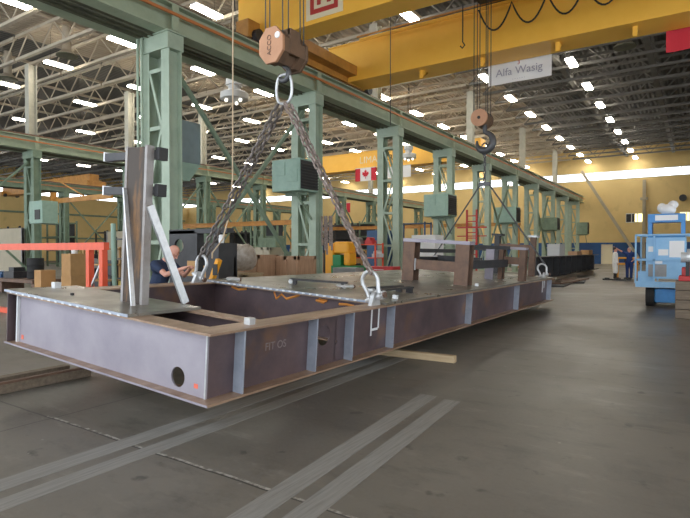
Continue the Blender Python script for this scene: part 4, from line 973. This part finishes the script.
for i, (x, z, m) in enumerate(((-11.6,.725,'black_steel'),(-11.1,.725,'rust'),(-10.55,1.285,'lightgrey'),(-11.4,1.285,'black_steel'),(-11.5,1.85,'grey'),(-10.9,1.85,'red'))):
    solo('spare_part', MB().box(-.17,.17,-.2,.2,0,.16).cyl((0,-.21,.2),(0,.2,.2),.1,12), M[m], ['black part on the second shelf of the red rack, left','rusty part on the second shelf of the red rack','pale part on the third shelf of the red rack','black part on the third shelf of the red rack','grey part on the top of the red rack, left','red part on the top of the red rack'][i], 'machine part', (x-.8, 19.6, z))
shelving('dark blue rack standing behind the third column', (-12.0, 24.4, 0), 1.6, .8, 3.0, 4, 'steelblue', None)
solo('blue_cabinet', MB().box(-.6,.6,-.4,.4,0,2.6), M['steelblue'], 'tall dark blue cabinet seen through the third column', 'cabinet', (-13.6, 23.8, 0), bevel=.02)
solo('white_cabinet', MB().box(-.6,.6,-.5,.5,0,2.3), M['white'], 'white cabinet seen through the first portal stand', 'cabinet', (-10.6, 23.0, 0), bevel=.02)
t = thing('red_ladder', 'red ladder platform behind the portal stands', 'ladder', (-11.2, 30.5, 0))
for x in (-.3,.3): MB().box(x-.05,x+.05,-.05,.05,0,4.0).build('rail', M['red'], t)
for k in range(11): MB().box(-.3,.3,-.03,.03,.3+.33*k,.36+.33*k).build('rung', M['red'], t)
MB().box(-.9,.9,-.04,.04,2.9,2.98).box(-.9,.9,-.04,.04,2.4,2.46).build('guard', M['red'], t)
# far left bay
def panelwall(lab, loc, w, h, rz=0):
    t = thing('partition_panel', lab, 'partition', loc, rz); MB().box(-w/2,w/2,-.05,.05,.1,h).build('panel', M['panel'], t)
    MB().box(-w/2,-w/2+.08,-.07,.07,0,h+.02).box(w/2-.08,w/2,-.07,.07,0,h+.02).build('frame', M['grey'], t)
panelwall('beige partition panel at the far left edge', (-32.4, 14.4, 0), 3.4, 2.8)
panelwall('beige partition panel right of the far left column', (-28.0, 18.6, 0), 2.9, 2.7)
panelwall('second beige partition panel, behind the pale pole', (-24.9, 19.8, 0), 2.0, 2.7)
solo('black_drum', MB().lathe([(.26,0),(.28,.02),(.28,.24),(.295,.26),(.28,.28),(.28,.48),(.295,.5),(.28,.52),(.28,.74),(.26,.76)], (0,0,0), 24), M['rubber'], 'black drum raised on the left bench, left of the cardboard box', 'drum', (-20.4, 10.0, .545), smooth=True)
solo('steel_bench', MB().box(-2.6,2.6,-.5,.5,.42,.54).box(-2.5,-2.3,-.4,.4,0,.42).box(2.3,2.5,-.4,.4,0,.42).box(-.1,.1,-.4,.4,0,.42), M['rust'], 'long low rusty bench at the far left under the black drum', 'bench', (-22.0, 9.9, 0))
for i, (dx, m, w, h) in enumerate(((-2.0,'grey',.5,.35),(-1.2,'lightgrey',.6,.25),(-.5,'steelblue',.6,.22),(.4,'black_steel',.8,.4))):
    solo('machine_part', MB().box(-w/2,w/2,-.3,.3,0,h*.6).box(-w/4,w/4,-.2,.2,h*.6,h), M[m], ['grey casting at the left end of the rusty bench','pale part on the rusty bench','blue part on the rusty bench','black block on the rusty bench beside the drum'][i], 'machine part', (-22.0+dx,9.9,.545))
solo('cardboard_box', MB().box(-.18,.18,-.2,.2,0,1.05), M['carton'], 'tall cardboard box beside the black drum', 'box', (-15.0, 7.6, 0), bevel=.01)
t = thing('wood_pillar_stack', 'tall tan carton stack behind the orange-red rail frame', 'box stack', (-14.3, 8.1, 0))
for k, (w, h, z) in enumerate(((.50,.9,0),(.46,.6,.9))): MB().box(-w/2,w/2,-.3,.3,z,z+h).build('carton', M['carton'], t, bevel=.01)
MB().cyl((-.1,0,1.5),(-.1,0,1.72),.08,16).build('white_roll', M['white'], t)
def lathe_machine(lab, loc, rz=0, m='black_steel', s=1.0):
    t = thing('machine_tool', lab, 'machine', loc, rz); k = s
    MB().box(-1.2*k,1.2*k,-.35*k,.35*k,0,.7*k).build('bed', M['dark_plate'], t, bevel=.02)
    MB().box(-1.2*k,-.5*k,-.4*k,.4*k,.7*k,1.45*k).build('headstock', M[m], t, bevel=.04)
    MB().cyl((-.5*k,0,1.08*k),(-.3*k,0,1.08*k),.22*k,20).build('chuck', M['galv'], t)
    MB().box(.7*k,1.1*k,-.25*k,.25*k,.7*k,1.25*k).build('tailstock', M[m], t, bevel=.03)
    MB().box(-.1*k,.35*k,-.42*k,.3*k,.7*k,.95*k).build('carriage', M['black_steel'], t)
    MB().cyl((.12*k,-.42*k,.6*k),(.12*k,-.48*k,.6*k),.12*k,16).build('hand_wheel', M['galv'], t)
lathe_machine('dark machine tool behind the orange-red rail, left of the carton stack', (-17.9, 11.0, 0)); lathe_machine('dark machine tool between the two right uprights of the rail frame', (-17.0, 13.0, 0), R(15), 'rust'); lathe_machine('green machine tool deep in the left bay behind the crates', (-21.5, 24.5, 0), R(-10), 'sage_dull', 1.2)
lathe_machine('dull green machine deep in the left bay, behind the left chain', (-25.2, 27.5, 0), R(8), 'sage_dull', 1.3)
shelving('brown shelf rack inside the right opening of the rail frame', (-16.0, 9.9, 0), 1.2, .6, 1.7, 4, 'carton', None)
t = thing('leaning_pole', 'pale green pole standing right of the orange-red rail frame', 'pole', (-13.75, 8.9, 0)); MB().cyl((0,0,0),(-.06,0,2.35),.07,12).build('tube', M['box_green'], t); MB().box(-.1,.1,-.1,.1,0,.04).build('foot', M['box_green'], t)
shelving('black and yellow rack left of the upright post', (-14.4, 9.9, 0), .9, .6, 2.0, 4, 'black_steel', None)
solo('yellow_bin', MB().box(-.35,.35,-.25,.25,0,.5), mat('bin_yellow', (.50,.36,.05), .6), 'yellow bin on the lower shelf of the black rack', 'bin', (-14.4, 9.9, .155), bevel=.02)
# more of the left bay seen between the columns
BG = [(-19,20,'rust','dark brown stack between crates and left chain'),(-22,31,'crate','pale wooden crate deep in the left bay, behind the wrapped part'),(-17.5,27,'carton','orange-brown carton deep behind the second column'),(-16.0,30,'sage_dull','green cabinet deep behind the yellow machine'),
      (-15.0,33,'sage_dull','second green cabinet deep behind the red shelf rack'),(-26,33,'panel','pale box deep behind the X-brace'),(-14.2,36,'grey','grey cabinet deep between third and fourth columns')]
for i, (x, y, m, lab) in enumerate(BG):
    h = (1.3,1.4,1.6,2.2,2.2,1.7,2.0)[i]; solo({'rust':'steel_stack','crate':'wooden_crate','carton':'carton','sage_dull':'green_cabinet','panel':'pale_box','grey':'grey_cabinet'}[m], MB().box(-.8,.8,-.6,.6,0,h).box(-.7,.7,-.63,-.6,.1,h-.1), M[m], lab, 'cabinet' if 'cabinet' in lab else 'box', (x,y,0), bevel=.02)
for i, (x, y, z, L) in enumerate(((-33,26,3.2,12),(-33,40,3.4,14),(-24,44,3.6,12))):
    solo('mezzanine_beam', MB().ibeam((0,0,0),(L,0,0),.3,.2,.03,.02).box(.1,.25,-.1,.1,-z,0).box(L-.25,L-.1,-.1,.1,-z,0), M['orange_brown'], ['ochre gantry beam on legs, nearest in the left bay','ochre gantry beam on legs, middle of the left bay','ochre gantry beam on legs, deepest in the left bay'][i], 'gantry', (x,y,z+.15))

for z in (3.4, 7.0, 11.2): solo('wall_girt', MB().bar((0,0,0),(0,66,0),.25,.25), M['sage_dull'], 'long dull green girt along the far left wall, ' + {3.4:'lowest',7.0:'below the windows',11.2:'above the windows'}[z], 'girt', (XL+.2, 0, z))
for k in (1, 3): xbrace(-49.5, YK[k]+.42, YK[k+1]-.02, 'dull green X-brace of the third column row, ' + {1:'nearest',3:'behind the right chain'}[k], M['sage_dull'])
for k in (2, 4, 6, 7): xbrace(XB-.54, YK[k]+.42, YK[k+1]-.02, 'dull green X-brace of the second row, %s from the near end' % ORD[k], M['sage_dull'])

for i, (x, y, w, h, m, lab) in enumerate(((-23.5,26.5,1.6,2.4,'sage_dull','tall dull green cabinet seen between the chains, nearer one'),(-20.5,29.5,1.2,2.2,'dark_plate','dark cabinet between the chains, below the X-brace'),(-27,24.5,1.8,2.1,'dark_plate','dark cabinet just right of the dark fixture, deep in the left bay'),(-18.5,33,2.2,1.9,'steelblue','dark blue cabinet deep behind the hanging brown chains'))):
    t = thing('tall_cabinet', lab, 'cabinet', (x, y, 0)); MB().box(-w/2,w/2,-.4,.4,.08,h).build('body', M[m], t, bevel=.02)
    for q in (-1, 1): d_ = MB().box(min(0,q*w*.48)+.01,max(0,q*w*.48)-.01,-.43,-.4,.15,h-.08).build('door', M[m], t); MB().box(q*.06-.015,q*.06+.015,-.46,-.43,h*.45,h*.6).build('handle', M['galv'], d_)
    MB().box(-w/2+.05,w/2-.05,-.35,.35,0,.08).build('plinth', M['black'], t)

th = R(33.6)
for i, (px, z, w, h, m, lab) in enumerate(((14,50,4.5,3.8,'dark_plate','dark tall storage rack at the far left, over the beige partition'),(62,52,3.5,4.4,'sage_dull','dull green tall storage rack behind the box with the dark opening'),(112,54,4,3.6,'dark_plate','dark tall storage rack far behind the pale pole'),
        (206,48,3.5,4.0,'sage_dull','dull green tall storage rack right of the nearest column'),(238,50,3,3.4,'dark_plate','dark tall storage rack far behind the left chain'),(268,46,3,4.2,'sage_dull','dull green tall storage rack far behind the wooden crates'),(338,52,4,4.2,'dark_plate','dark tall storage rack far behind the right chain'),(362,56,4,4.6,'sage_dull','dull green tall storage rack far behind the red shelf rack'))):
    u = (px-345)/530*z; x, y = u*math.cos(th)-z*math.sin(th), u*math.sin(th)+z*math.cos(th)
    t = thing('storage_rack', lab, 'storage rack', (x, y, 0), 0, 'tall storage racks deep in the left bays')
    for a in (-w/2, 0, w/2):
        for b in (-.5, .5): MB().box(a-.08,a+.08,b-.06,b+.06,0,h).build('upright', M[m], t)
    for k in range(4): MB().box(-w/2,w/2,-.55,.55,.2+k*(h-.5)/3,.34+k*(h-.5)/3).build('shelf', M[m], t)
    g = MB()
    MB().box(-w/2+.2,w/2-.2,.40,.44,.2,h-.2).build('back_panel', M['dark_plate'], t)
